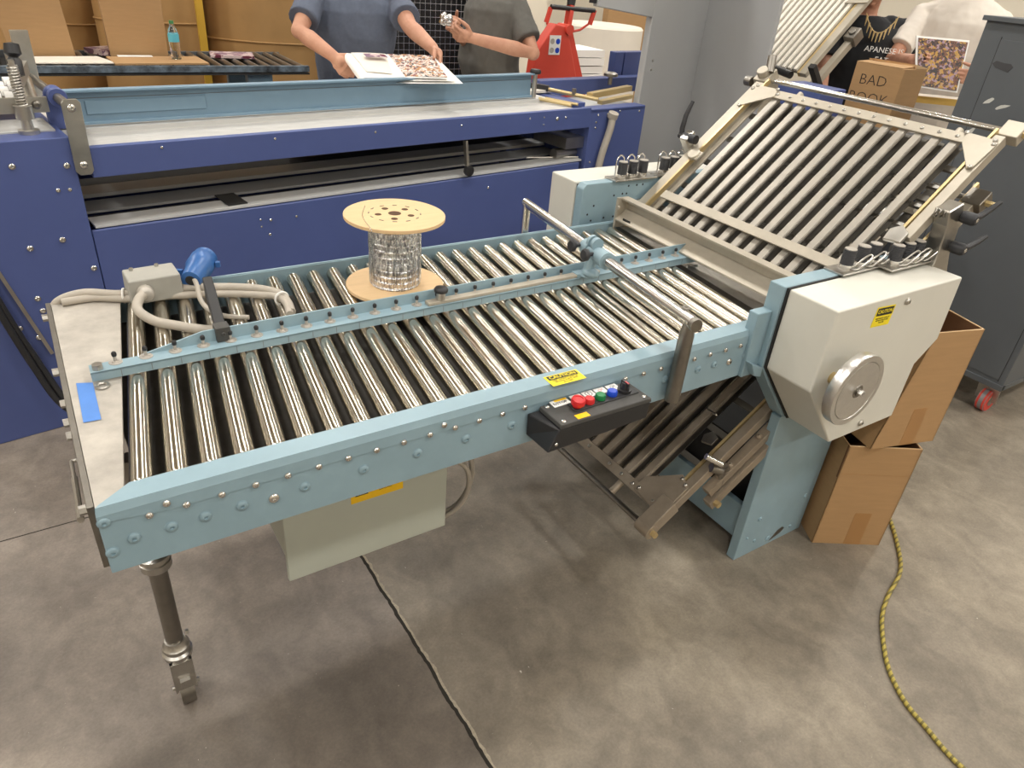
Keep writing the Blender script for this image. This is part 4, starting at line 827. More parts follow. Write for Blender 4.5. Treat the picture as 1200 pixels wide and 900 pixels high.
# ------------------------------------------------------------------ second folder behind: white slatted plate
sf = thing('slatted_folder', 'second folding unit with a steep plate of bright white slats, beyond the grey housing', 'folding machine', (4.15, 1.85, 0))
S0 = V(3.918, 2.53, 1.29); sd = V(1, 0, 1).normalized(); sc = V(0, -1, 0); sn = V(-1, 0, 1).normalized()
TS = Matrix((sd, sc, sn)).transposed().to_4x4(); TS.translation = S0
M_wslat = mat('bright_slat', srgb(238, 232, 220), .4, .1); M_wgap = mat('slat_gap', srgb(104, 96, 88), .6)
obj('slat_backing', MB(TS).box(.0, 1.1, -.02, .70, -.022, -.018), M_wgap, sf)
w0 = obj('slat', MB(TS).box(.0, 1.1, -.005, .017, -.006, .012), M_wslat, sf)
for k in range(1, 17): c = w0.copy(); COL.objects.link(c); c.location = w0.location + sc*.043*k
obj('side_channel', MB(TS).box(-.02, 1.1, .725, .740, -.02, .01), M_brass, sf); obj('side_rail', MB(TS).box(-.02, 1.1, .740, .785, -.02, .012), M_frame, sf, .002)
obj('second_rail', MB(TS).box(-.05, .36, .80, .84, -.09, -.05), M_frame, sf); obj('rail_block', MB(TS).box(.30, .38, .79, .86, -.09, -.02).cyl((.34, .825, -.02), (.34, .825, -.008), .02, n=12), M_dsteel, sf, .003)
obj('gusset', MB(TS).prism([(.50, .66), (.62, .72), (.60, .80), (.52, .80)], .014, .02, 'z'), M_frame, sf)
obj('black_grip', MB(TS).cyl((-.03, .52, .03), (-.06, .72, .03), .022, n=12), M_black, sf); obj('black_grip', MB(TS).box(-.02, .01, .82, .86, -.10, .07), M_black, sf)
obj('folder_body', MB().box(3.54, 3.76, 1.36, 1.64, .0, 1.265), M_navy, sf, .004)

# ------------------------------------------------------------------ operator panel and book table seen through the slats
opn = thing('delivery_bench', 'dark steel delivery bench with a row of white cards, seen between the slats', 'bench', (3.0, .95, 0))
obj('bench_top', MB().box(2.55, 3.40, .55, 1.35, .86, .88), M_cart, opn)
for x, y in ((2.58, .58), (3.36, .58), (2.58, 1.32), (3.36, 1.32)): obj('leg', MB().box(x-.02, x+.02, y-.02, y+.02, 0, .86), M_cart, opn)
k = 0
for x, y, a in ((2.95, 1.20, .3), (3.0, 1.08, .3), (3.04, .96, .3), (3.08, .84, .3), (3.12, .72, .3), (3.16, .60, .3), (2.78, 1.22, .2), (2.84, .98, .2)):
    T_ = Matrix.Translation((x, y, .88+.001)) @ Matrix.Rotation(a, 4, 'Z'); names = ('leftmost', 'second', 'third', 'fourth', 'fifth', 'rightmost')
    lab = ('white card of the long row on the dark bench, %s from the grey housing' % names[k]) if k < 6 else ('white card lying nearer the fold rollers, %s of the short row' % ('left' if k == 6 else 'right'))
    single('paper_card', MB(T_).box(-.03, .03, -.045, .045, 0, .012), M_white, lab, 'card', tuple(T_ @ V(0, 0, 0)), 'white cards laid on the dark bench'); k += 1
single('red_cap', MB().lathe([(.02, 0), (.022, .02), (.015, .032), (.0001, .034)], (2.86, .72, .881), (0, 0, 1), 18), M_redb, 'small round red cap on the dark bench, seen between slats', 'cap', (2.86, .72, .881))
tb = thing('work_table', 'narrow work table with a yellow wood edge behind the box marked BAD BOOK BOX', 'table', (4.5, 1.33, 0), rz=math.radians(-38))
TT = Matrix.Translation((4.33, 1.52, 0)) @ Matrix.Rotation(math.radians(-38), 4, 'Z')
obj('tabletop', MB(TT).box(-.02, .62, .0, .14, 1.185, 1.215), M_wpaper, tb)
obj('table_edge', MB(TT).box(-.02, .62, -.015, .0, 1.180, 1.217), M_tabley, tb)
for x in (.01, .58): obj('leg', MB(TT).box(x-.02, x+.02, .02, .06, 0, 1.185), M_greym, tb)
obj('cross_brace', MB(TT).box(.02, .58, .03, .045, .95, 1.0), M_greym, tb)
bn = thing('packing_bench', 'small steel bench under the box marked BAD BOOK BOX', 'bench', (4.0, 1.28, 0))
obj('bench_top', MB().box(3.80, 4.20, 1.02, 1.56, 1.03, 1.06), M_cart, bn)
for x, y in ((3.83, 1.05), (4.17, 1.05), (3.83, 1.53), (4.17, 1.53)): obj('leg', MB().box(x-.02, x+.02, y-.02, y+.02, 0, 1.03), M_cart, bn)
# the marked carton
BA = V(3.887, 1.432, 1.062)
AM = math.radians(-88)

bb = thing('marked_box', 'closed cardboard box with BAD BOOK BOX written on it in marker', 'box', tuple(BA), rz=AM)
TBB = Matrix.Translation(BA) @ Matrix.Rotation(AM, 4, 'Z')
obj('body', MB(TBB).box(0, .28, 0, .225, 0, .335), M_card, bb, .002)
obj('flap', MB(TBB).hexa([(.0, .12, .336), (.28, .11, .336), (.28, .225, .336), (.0, .225, .336)], [(.0, .11, .352), (.28, .105, .356), (.28, .22, .340), (.0, .225, .340)]), M_cedge, bb)
obj('flap', MB(TBB).hexa([(.0, .0, .336), (.27, .0, .336), (.27, .112, .336), (.0, .118, .336)], [(.0, .0, .338), (.27, .0, .338), (.27, .112, .347), (.0, .118, .343)]), M_card, bb)
obj('flap_gap', MB(TBB).box(.02, .25, .114, .122, .336, .354), M_cardin, bb)
for t_, z_ in (('BAD', .255), ('BOOK', .165), ('BOX', .080)): text('marker_lettering', t_, .075, mframe(TBB @ V(.125, -.0006, z_), TBB.to_3x3() @ V(1, 0, .03), (0, 0, 1)), M_ink, bb, .0003, -.0012, 1.1)

# ------------------------------------------------------------------ left background: roller table, cartons, rolls
rt = thing('roller_table', 'low roller table with dark steel rollers below the big cardboard sheets', 'conveyor', (.95, 4.4, 0))
obj('front_rail', MB().box(-.3, 1.68, 4.0, 4.03, .962, .998), mat('worn_grey_blue_rail', srgb(118, 134, 148), .6, var=.5, scale=14, col2=srgb(30, 32, 36)), rt)
obj('rear_rail', MB().box(-.3, 1.68, 4.66, 4.69, .94, .995), M_cart, rt)
obj('bed', MB().box(-.3, 1.68, 4.0, 4.66, .945, .955), M_dark, rt)
q0 = obj('roller', MB().cyl((-.24, 4.03, .978), (-.24, 4.66, .978), .021, n=14), M_dsteel, rt)
for i in range(1, 26): dup_part(q0, (i*.0755, 0, 0))
for x in (-.2, 1.28): obj('leg', MB().box(x, x+.16, 4.05, 4.12, 0, .94), M_fence, rt)
for x in (-.2, 1.28): obj('leg', MB().box(x, x+.16, 4.58, 4.64, 0, .94), M_fence, rt)
T = Matrix.Translation((.0, 4.42, 1.0))
single('tall_carton', MB().hexa([(.0, 4.36, 1.0), (.335, 4.36, 1.0), (.34, 4.64, 1.0), (.02, 4.64, 1.0)], [(-.08, 4.36, 1.72), (.28, 4.36, 1.72), (.29, 4.64, 1.72), (-.06, 4.64, 1.72)]), M_card, 'tall leaning cardboard carton at the far left', 'box', (.17, 4.5, 1.0), bevel=.002)
single('tall_carton', MB().hexa([(.53, 4.38, 1.0), (.865, 4.36, 1.0), (.88, 4.63, 1.0), (.55, 4.64, 1.0)], [(.51, 4.38, 1.72), (.88, 4.36, 1.72), (.89, 4.63, 1.72), (.53, 4.64, 1.72)]), M_card, 'tall cardboard carton just left of the water bottle', 'box', (.7, 4.5, 1.0), bevel=.002)
def wrapped_roll(name, label, c, r, h, m, z0=.0, cord=None):
    t = thing(name, label, 'paper roll', (c[0], c[1], z0))
    b = MB(); n = 64; prof = []
    b.lathe([(r-.02, 0), (r, .02), (r, h-.02), (r-.02, h), (.06, h)], (c[0], c[1], z0), (0, 0, 1), n); obj('wrapped_paper', b, m, t)
    if cord: obj('binding_strap', MB().torus((c[0], c[1], z0+cord), (.02, .05, 1), r+.004, .008, 64, 6), M_kraft if m is M_kraft else M_white, t)
    return t
wrapped_roll('paper_roll', 'huge brown wrapped paper roll right of the yellow post', (2.03, 5.85), .62, 1.9, M_kraft, .1, .85)
wrapped_roll('paper_roll', 'huge brown wrapped paper roll behind the water bottle', (1.0, 5.75), .39, 1.9, M_kraft, .1, .98)
wrapped_roll('paper_roll', 'huge brown wrapped paper roll behind the tall cartons at far left', (.2, 6.42), .62, 1.9, M_kraft, .1, .9)
single('rack_post', MB().box(1.205, 1.255, 5.0, 5.04, 0, 2.2), M_galvy, 'slim yellow punched steel post between the brown rolls', 'post', (1.23, 5.02, 0))
# things on the roller table
bt = thing('water_bottle', 'clear plastic water bottle with a blue label on the roller table', 'bottle', (.885, 4.2, 1.012))
obj('bottle_body', MB().lathe([(.022, 0), (.030, .004), (.032, .02), (.029, .035), (.032, .05), (.029, .065), (.032, .08), (.032, .14), (.026, .165), (.013, .195), (.012, .205)], (.885, 4.2, 1.012), (0, 0, 1), 24), M_pet, bt)
obj('bottle_label', MB().lathe([(.0325, .10), (.0325, .145)], (.885, 4.2, 1.012), (0, 0, 1), 24), M_label, bt); obj('bottle_cap', MB().cyl((.885, 4.2, 1.215), (.885, 4.2, 1.232), .014, n=16), mat('green_cap', srgb(70, 130, 80), .5), bt)
T_ = Matrix.Translation((.70, 4.2, 1.0)) @ Matrix.Rotation(.05, 4, 'Z')
single('cardboard_sheet', MB(T_).box(-.20, .34, -.17, .12, 0, .010), M_card, 'flat cardboard sheet under the water bottle', 'cardboard', (.70, 4.2, 1.0))
single('cardboard_sheet', MB().box(.56, .76, 4.28, 4.34, 1.011, 1.0135), M_white, 'small white sheet lying on the flat cardboard by the bottle', 'paper', (.66, 4.3, 1.011))
single('paper_sheet', MB().add([(.06, 4.06, 1.002), (.52, 4.06, 1.002), (.45, 4.33, 1.002), (.02, 4.30, 1.002), (.06, 4.06, 1.008), (.52, 4.06, 1.008), (.45, 4.33, 1.008), (.02, 4.30, 1.008)], [(0,3,2,1),(4,5,6,7),(0,1,5,4),(1,2,6,5),(2,3,7,6),(3,0,4,7)]), M_wpaper, 'cream paper sheet on the roller table below the leftmost carton', 'paper', (.25, 4.2, 1.0))
def print_material(name, palette, scale=28, seed=0.0):
    m = bpy.data.materials.new(name); m.use_nodes = True; nt = m.node_tree; b = nt.nodes['Principled BSDF']; b.inputs['Roughness'].default_value = .4
    tc = nt.nodes.new('ShaderNodeTexCoord'); mp = nt.nodes.new('ShaderNodeMapping'); mp.inputs['Location'].default_value = (seed, seed*.7, 0); v = nt.nodes.new('ShaderNodeTexVoronoi'); v.inputs['Scale'].default_value = scale
    n = nt.nodes.new('ShaderNodeTexNoise'); n.inputs['Scale'].default_value = scale*1.3; n.inputs['Detail'].default_value = 4; mxv = nt.nodes.new('ShaderNodeMix'); mxv.data_type = 'RGBA'; mxv.inputs[0].default_value = .45
    sp_ = nt.nodes.new('ShaderNodeSeparateColor'); r = nt.nodes.new('ShaderNodeValToRGB'); r.color_ramp.interpolation = 'CONSTANT'
    nt.links.new(tc.outputs['Object'], mp.inputs[0]); nt.links.new(mp.outputs[0], v.inputs[0]); nt.links.new(mp.outputs[0], n.inputs[0]); nt.links.new(v.outputs['Color'], mxv.inputs[6]); nt.links.new(n.outputs['Color'], mxv.inputs[7])
    nt.links.new(mxv.outputs[2], sp_.inputs[0]); nt.links.new(sp_.outputs[0], r.inputs[0])
    e = r.color_ramp.elements; e[0].position = .0; e[0].color = (*palette[0], 1); e[1].position = .3; e[1].color = (*palette[1], 1)
    for i, c in enumerate(palette[2:]): x = e.new(.3+(i+1)*.5/max(1, len(palette)-2)); x.color = (*c, 1)
    nt.links.new(r.outputs[0], b.inputs['Base Color']); return m
M_print1 = print_material('catalogue_print', [srgb(120, 60, 60), srgb(226, 220, 214), srgb(170, 120, 70), srgb(210, 190, 180), srgb(50, 46, 50), srgb(232, 228, 222)], 60)
M_print2 = print_material('comic_print', [srgb(40, 32, 34), srgb(110, 70, 50), srgb(60, 46, 50), srgb(176, 136, 60), srgb(150, 124, 140), srgb(70, 50, 44)], 70, 3.0)
M_print3 = print_material('flyer_print', [srgb(100, 40, 60), srgb(200, 180, 180), srgb(120, 90, 110), srgb(220, 214, 210)], 26, 5.0)
single('magazine', MB(Matrix.Translation((1.28, 4.42, 1.0)) @ Matrix.Rotation(-.2, 4, 'Z')).box(-.14, .14, -.10, .10, 0, .016), M_print3, 'pinkish magazine lying on the right half of the roller table', 'magazine', (1.28, 4.42, 1.0))
single('magazine', MB(Matrix.Translation((.50, 4.52, 1.0)) @ Matrix.Rotation(.5, 4, 'Z')).box(-.07, .10, -.10, .08, 0, .03), M_print3, 'pile of pink printed flyers in front of the second carton', 'magazine', (.50, 4.52, 1.0))
wl = MB(TBM); wl.prism([(.60, .76), (.64, .80), (.98, .81), (1.06, .78), (1.02, .755)], 1.093, 1.105, 'z')
single('wooden_paddle', wl, M_wood, 'thin wooden slat lying on the blue machine table', 'board', tuple(TBM @ V(.85, .78, 1.093)))

# wire cage, white roll, paper stack, brown board, pallet jack
cg = thing('mesh_guard', 'black wire mesh guard standing behind the two men', 'guard', (2.5, 4.1, 0))
mb = MB(); 
for k in range(22): mb.cyl((2.15+k*.042, 4.05, .1), (2.15+k*.042, 4.05, 2.1), .0028, n=5)
for k in range(46): mb.cyl((2.15, 4.05, .1+k*.0435), (3.03, 4.05, .1+k*.0435), .0028, n=5)
obj('wire_grid', mb, M_galv, cg); obj('backing_panel', MB().box(2.15, 3.03, 4.25, 4.27, .05, 2.1), M_black, cg)
obj('guard_frame', MB().box(2.12, 2.15, 4.02, 4.28, 0, 2.12).box(3.03, 3.06, 4.02, 4.28, 0, 2.12).box(2.12, 3.06, 4.02, 4.28, 2.1, 2.13), M_black, cg)
wrapped_roll('paper_roll', 'large white paper roll standing right of the red pallet jack', (5.62, 5.75), .45, 1.17, M_wpaper, .0)
ws_ = MB()
for k in range(14): ws_.box(4.15+random.uniform(-.008, .008), 4.62, 4.45+random.uniform(-.008, .008), 4.85, .12+k*.068, .12+k*.068+.06)
t = thing('paper_stack', 'pallet stack of white paper reams behind the red pallet jack', 'paper stack', (4.38, 4.65, 0)); obj('reams', ws_, M_white, t); obj('pallet', MB().box(4.1, 4.65, 4.4, 4.9, 0, .02).box(4.1, 4.65, 4.4, 4.5, .02, .10).box(4.1, 4.65, 4.8, 4.9, .02, .10).box(4.1, 4.65, 4.4, 4.9, .10, .12), M_wood, t)
single('brown_cabinet', MB().box(6.3, 7.2, 6.5, 6.6, 0, 1.75), [M_card], 'tan board leaning beyond the white paper roll', 'board', (6.5, 6.3, 0))
wb = struct('trim_3', MB().box(4.6, 7.5, 9.5, 9.7, 0, 1.52), M_wall)
pj = thing('pallet_jack', 'red pallet jack with a black-gripped handle behind the machine', 'pallet jack', (3.45, 3.6, 0))
obj('body', MB().prism([(3.20, .05), (3.72, .05), (3.66, .90), (3.50, 1.30), (3.48, 1.335), (3.38, 1.345), (3.23, 1.16), (3.20, .9)], 3.56, 3.66), M_red, pj, .012, 3)
obj('body_flange', MB().beam((3.50, 3.60, 1.30), (3.70, 3.60, .86), .10, .03, (0, 1, 0)).beam((3.70, 3.60, .86), (3.76, 3.60, .05), .10, .03, (0, 1, 0)).cyl((3.50, 3.54, 1.31), (3.50, 3.68, 1.31), .035, n=18), M_red, pj)
hd = obj('handle_pole', MB().beam((3.50, 3.63, .85), (3.60, 3.70, 1.46), .055, .035), M_red, pj)
obj('handle_loop', MB().tube([(3.42, 3.70, 1.44), (3.40, 3.70, 1.33), (3.44, 3.70, 1.30), (3.56, 3.70, 1.27), (3.70, 3.68, 1.30), (3.77, 3.66, 1.35), (3.79, 3.66, 1.44)], .009, 8).beam((3.42, 3.70, 1.44), (3.39, 3.70, 1.34), .02, .03).beam((3.80, 3.66, 1.44), (3.77, 3.66, 1.34), .02, .03), M_red, hd)
obj('handle_grip', MB().cyl((3.42, 3.70, 1.445), (3.80, 3.66, 1.435), .017, n=14).cyl((3.603, 3.702, 1.46), (3.61, 3.71, 1.50), .03, .034, n=16), M_black, hd)
js = obj('jack_sticker', MB().box(3.335, 3.435, 3.555, 3.5595, 1.14, 1.27), M_white, pj, label='white sticker with blue round signs')
for x, z in ((3.36, 1.17), (3.36, 1.23), (3.41, 1.17), (3.41, 1.23)): obj('round_sign', MB().cyl((x, 3.555, z), (x, 3.5535, z), .019, n=16), M_blueb if x > 3.4 else M_plate, js)
obj('fork', MB().box(3.22, 3.38, 3.66, 4.36, .05, .10), M_red, pj, .01); obj('fork', MB().box(3.54, 3.70, 3.66, 4.36, .05, .10), M_red, pj, .01)
obj('steer_wheel', MB().cyl((3.38, 3.5, .09), (3.54, 3.5, .09), .09, n=24), M_black, pj)
single('black_cable', MB().tube(spline([TBM @ V(-.42, -.05, .95), TBM @ V(-.36, -.06, .62), TBM @ V(-.30, -.07, .33), TBM @ V(-.24, -.10, .14), TBM @ V(-.1, -.16, .03), TBM @ V(.1, -.2, .02)]), .012, 10).tube(spline([TBM @ V(-.40, -.04, .95), TBM @ V(-.345, -.05, .62), TBM @ V(-.28, -.06, .33), TBM @ V(-.2, -.12, .1), TBM @ V(-.05, -.22, .02), TBM @ V(.15, -.25, .02)]), .012, 10), M_black, 'black cables running down the left end of the blue machine', 'cable', tuple(TBM @ V(-.2, -.1, 0)))
cl_ = MB(TBM).beam((-.45, -.006, .99), (-.27, -.006, .31), .012, .02, (0, 1, 0)).beam((-.38, -.006, .95), (-.225, -.006, .33), .012, .02, (0, 1, 0)); obj('cable_duct', cl_, M_steel, bm)

# ------------------------------------------------------------------ people
def remesh_obj(name, mb, m, parent, vox, sm=2, disp=0.0, label=None):
    o = obj(name, mb, m, parent, label=label); r = o.modifiers.new('remesh', 'REMESH'); r.mode = 'VOXEL'; r.voxel_size = vox; r.use_smooth_shade = True
    s = o.modifiers.new('smooth', 'SMOOTH'); s.factor = .5; s.iterations = sm
    if disp:
        tx = bpy.data.textures.new(name+'_folds', 'CLOUDS'); tx.noise_scale = .11; d_ = o.modifiers.new('folds', 'DISPLACE'); d_.texture = tx; d_.strength = disp; d_.mid_level = .5
    return o
def limb(mb, pts, rad, n=16):
    mb.tube(pts, rad, n)
    for p, r in zip(pts, rad):
        rr = r if isinstance(r, (int, float)) else min(r); mb.ball(p, rr*.99, 12, 8)
def hand(mb, wrist, fwd, palm, thumb_side, curl, s=1.0, spread=.0):
    """fwd: towards the fingertips; palm: the way the palm faces; thumb_side: unit vector to the thumb"""
    w = Vector(wrist); f = Vector(fwd).normalized(); pn = Vector(palm); pn = (pn-f*pn.dot(f)).normalized(); t = f.cross(pn)
    if t.dot(Vector(thumb_side)) < 0: t = -t
    k = w+f*.088*s
    mb.hexa([w-t*.026*s-pn*.013*s, w+t*.028*s-pn*.013*s, w+t*.028*s+pn*.015*s, w-t*.026*s+pn*.015*s], [k-t*.041*s-pn*.011*s, k+t*.040*s-pn*.011*s, k+t*.040*s+pn*.011*s, k-t*.041*s+pn*.011*s])
    mb.ball(w+f*.045*s+t*.012*s, .03*s, sq=(1, 1, 1)); mb.ball(w+f*.04*s-t*.02*s+pn*.006*s, .022*s)
    lens = (.070, .080, .075, .058)
    for i in range(4):
        base = k+t*(.030-.0205*i)*s-f*(.004 if i in (1, 2) else .010)*s; L_ = lens[i]*s; d = f.copy(); pts = [base-f*.015*s, base]; c = curl[i] if isinstance(curl, (list, tuple)) else curl; ang = 0
        for seg, part_ in enumerate((.45, .31, .24)):
            ang += math.radians(c*(.9, 1.1, .7)[seg]); dd = f*math.cos(ang)+pn*math.sin(ang)+t*(1.5-i)*spread; pts.append(pts[-1]+dd.normalized()*L_*part_*1.25)
        limb(mb, pts, [.0095*s, .0095*s, .0088*s, .0080*s, .0070*s], 10)
    b0_ = w+f*.022*s+t*.026*s+pn*.004*s; td = (t*.75+f*.62+pn*.30).normalized(); td2 = (f*.85+t*.15+pn*.5).normalized()
    limb(mb, [b0_, b0_+td*.042*s, b0_+td*.042*s+td2*.032*s, b0_+td*.042*s+td2*.058*s], [.014*s, .0115*s, .0105*s, .0085*s], 10)
def head(mb, c, face, up=(0, 0, 1), s=1.0):
    c = Vector(c); f = Vector(face).normalized(); u = Vector(up).normalized(); r = f.cross(u).normalized(); u = r.cross(f)
    mb.ball(c+u*.035*s-f*.01*s, .098*s, 24, 16, (.80, 1.0, 1.02), u) if False else None
    def el(o, a, b, d):   # ellipsoid along r, f, u
        n, m_ = 20, 12; vs = []
        for i in range(m_+1):
            ph = math.pi*i/m_
            for k in range(n):
                th_ = 2*math.pi*k/n; vs.append(c+o+r*a*max(math.sin(ph), .01)*math.cos(th_)+f*b*max(math.sin(ph), .01)*math.sin(th_)-u*d*math.cos(ph))
        mb.add(vs, [(i*n+k, i*n+(k+1) % n, (i+1)*n+(k+1) % n, (i+1)*n+k) for i in range(m_) for k in range(n)]+[tuple(range(n-1, -1, -1)), tuple(range(m_*n, m_*n+n))], True)
    el(u*.03*s-f*.008*s, .076*s, .096*s, .092*s); el(-u*.045*s+f*.012*s, .058*s, .070*s, .072*s); el(-u*.098*s+f*.050*s, .024*s, .022*s, .020*s)
    el(f*.093*s-u*.012*s, .012*s, .016*s, .026*s); el(f*.104*s-u*.028*s, .016*s, .012*s, .010*s); el(f*.082*s-u*.062*s, .024*s, .010*s, .009*s); el(f*.078*s+u*.030*s, .045*s, .014*s, .010*s)
    for sd_ in (-1, 1): el(r*sd_*.078*s-f*.012*s-u*.010*s, .008*s, .020*s, .030*s)
    return r, f, u
def back_off(k, items):                   # the same pose, a little further from the table edge
    c = Vector(CAM); g = lambda p: c+(Vector(p)-c)*k
    return [(g(S), g(E), g(W))+tuple(r_) for (S, E, W, *r_) in items]
def person(name, label, base, face, sh_z, neck, headc, arms, shirt, skin_extra=None, lean=V(0, 0, 0), width=1.0, vox=.0048, hair=M_hair, belly=0.0, faceface=None):
    """base: point on the floor between the feet; arms: [(shoulder, elbow, wrist, fwd, palm, thumb, curl)]"""
    base = Vector(base); f = Vector(face); f.z = 0; f.normalize(); r = V(f.y, -f.x, 0)   # r: the person's right
    t = thing(name, label, 'person', tuple(base)); neck = Vector(neck); headc = neck+(Vector(headc)-neck)*.80
    hip = base+V(0, 0, .95)+lean*.3
    mb = MB()
    def ring(c, a, b, n=20): return [c+r*a*math.cos(2*math.pi*k/n)+f*b*math.sin(2*math.pi*k/n) for k in range(n)]
    def loft(m_, rings):
        n = len(rings[0]); vs = [p for q_ in rings for p in q_]
        m_.add(vs, [(i*n+k, i*n+(k+1) % n, (i+1)*n+(k+1) % n, (i+1)*n+k) for i in range(len(rings)-1) for k in range(n)]+[tuple(range(n-1, -1, -1)), tuple(range((len(rings)-1)*n, len(rings)*n))], True)
    shc = neck-V(0, 0, .10)
    def tor(g, zs=None):
        L_ = [(0, .165, .115), (.16, .155, .115), (.34, .160, .115), (.60, .178, .120), (.82, .185, .115), (.90, .168, .098), (.96, .12, .082), (1.0, .075, .07)]
        out = []
        for k, a, b in L_:
            c = hip.lerp(neck-V(0, 0, .045), k)+f*(.03*math.sin(k*3.1)+belly*math.sin(min(1, k*1.6)*3.1)*.6); out.append(ring(c, a*width+g, b*width+g+belly*math.sin(min(1, k*1.6)*3.1)*.5))
        return out
    loft(mb, tor(-.004))
    limb(mb, [shc, neck, headc-V(0, 0, .05)], [.062, .056, .056])
    head(mb, headc, faceface or face)
    for sd in (-1, 1):
        h_ = hip+r*sd*.095-V(0, 0, .02); kn_ = base+r*sd*.11+f*.03+V(0, 0, .50); an = base+r*sd*.12-f*.02+V(0, 0, .09); limb(mb, [h_, kn_, an], [.088, .056, .040]); limb(mb, [an-V(0, 0, .03), an+f*.15-V(0, 0, .045)], [.040, .032])
    for (S, E, W, fw, pn, th_, cu_) in arms:
        S, E, W = Vector(S), Vector(E), Vector(W); m1 = S.lerp(E, .5); m2 = E.lerp(W, .3)
        limb(mb, [S, m1, E, m2, W, W+Vector(fw).normalized()*.02], [.056, .049, .041, .043, .030, .027]); hand(mb, W, fw, pn, th_, cu_)
    bd = remesh_obj('body', mb, M_skin, t, vox, 2)
    hf = Vector(faceface or face).normalized(); hu = V(0, 0, 1); hr = hf.cross(hu).normalized(); hu = hr.cross(hf)
    for sd in (-1, 1):
        ec = headc+hr*sd*.031+hf*.079+hu*.008; ey = obj('eye', MB().ball(ec, .0108, 12, 8, (1, .6, 1)), M_plate, t); obj('iris', MB().ball(ec+hf*.0072, .0048, 10, 6), M_ink, ey)
    obj('mouth', MB().tube([headc+hr*a_+hf*(.0935-abs(a_)*.35)-hu*.062 for a_ in (-.024, -.012, 0, .012, .024)], [.002, .0038, .0042, .0038, .002], 8), mat('lips', srgb(168, 96, 88), .5), t)
    sb = MB(); loft(sb, [[p-V(0, 0, .06) for p in ring(hip, .178*width+belly*.3, .125*width+belly*.35)]]+tor(.014)[0:])
    for (S, E, W, *_r) in arms:
        S, E = Vector(S), Vector(E); limb(sb, [shc.lerp(S, .6), S, S.lerp(E, .45)], [.075, .074, .072]); sb.tube([S.lerp(E, .40), S.lerp(E, .72)], [.074, .080], 20)
    remesh_obj('shirt', sb, shirt, t, .007, 3, .016)
    tr = MB()
    loft(tr, [ring(hip+V(0, 0, .04), .166*width, .118*width), ring(hip, .172*width, .122*width), ring(hip-V(0, 0, .10), .170*width, .115*width)])
    for sd in (-1, 1):
        h_ = hip+r*sd*.09-V(0, 0, .04); kn_ = base+r*sd*.11+f*.03+V(0, 0, .50); an = base+r*sd*.12-f*.015+V(0, 0, .06); limb(tr, [h_, kn_, an], [.100, .075, .064])
    remesh_obj('trousers', tr, M_jeans, t, .010, 2, .01)
    sh_ = MB()
    for sd in (-1, 1): an = base+r*sd*.12; limb(sh_, [an+V(0, 0, .05)-f*.03, an+f*.08+V(0, 0, .045), an+f*.20+V(0, 0, .038)], [.048, .046, .036])
    so = remesh_obj('shoes', sh_, M_shoe, t, .010, 2)
    hm = MB(); ff_ = Vector(faceface or face).normalized(); hm.ball(headc+V(0, 0, .052)-ff_*.022, .094, 20, 14, (.92, 1.05, .95), (0, 0, 1)); hm.ball(headc-ff_*.05+V(0, 0, .0), .075, 18, 12, (.95, .8, 1.1), (0, 0, 1)); remesh_obj('hair', hm, hair, t, .008, 2, .006)
    return t
# 1: man in a heather blue shirt leafing through printed sheets
p1 = person('person', 'person in a heather blue T-shirt turning over printed sheets behind the blue machine', (1.64, 3.12, 0), (-.35, -.94, 0), 1.42, (1.62, 3.00, 1.57), (1.62, 2.96, 1.75),
    [((1.41, 3.04, 1.49), (1.262, 2.88, 1.33), (1.372, 2.70, 1.235), (.45, -.55, -.62), (.6, .5, -.1), (.5, -.3, .8), 42), ((1.83, 2.94, 1.49), (1.80, 2.70, 1.38), (1.825, 2.48, 1.305), (.15, -.75, -.62), (-.5, -.5, -.7), (-.8, .1, .2), 35)], M_tee1, width=1.22)
ppr = thing('printed_sheets', 'open printed catalogue sheets held by the person in the blue shirt', 'papers', (1.6, 2.4, 1.2))
A1, A2, A3, A4 = V(1.405, 2.60, 1.262), V(1.79, 2.42, 1.275), V(1.73, 2.13, 1.215), V(1.385, 2.335, 1.19)
def sheet(a, b, c, d, lift, bow, n=10):
    m_ = MB(); vs = []
    for i in range(n+1):
        t_ = i/n
        for j in range(n+1):
            u_ = j/n; p = a.lerp(b, t_).lerp(d.lerp(c, t_), u_); vs.append(p+V(0, 0, lift+bow*math.sin(t_*math.pi)+bow*.4*math.sin(u_*math.pi)))
    N_ = n+1; m_.add(vs, [(i*N_+j, i*N_+j+1, (i+1)*N_+j+1, (i+1)*N_+j) for i in range(n) for j in range(n)], True)
    return m_
for i, (lf, bo, mm) in enumerate(((.0, .002, M_white), (-.008, .0, M_white), (-.016, -.002, M_white))): obj('loose_sheet', sheet(A1+V(.01*i, .0, 0), A2+V(.02*i, .0, 0), A3+V(.03*i, -.02*i, 0), A4+V(-.01*i, -.015*i, 0), lf, bo), mm, ppr)
obj('printed_half', sheet(A1.lerp(A2, .48), A2, A3.lerp(A2, .04), A4.lerp(A3, .50).lerp(A1.lerp(A2, .5), .04), .003, .002), M_print1, ppr); obj('printed_half', sheet(A1.lerp(A2, .05), A1.lerp(A2, .45), A4.lerp(A3, .42).lerp(A1, .12), A4.lerp(A3, .10).lerp(A1, .2), .004, .002), M_wpaper, ppr)
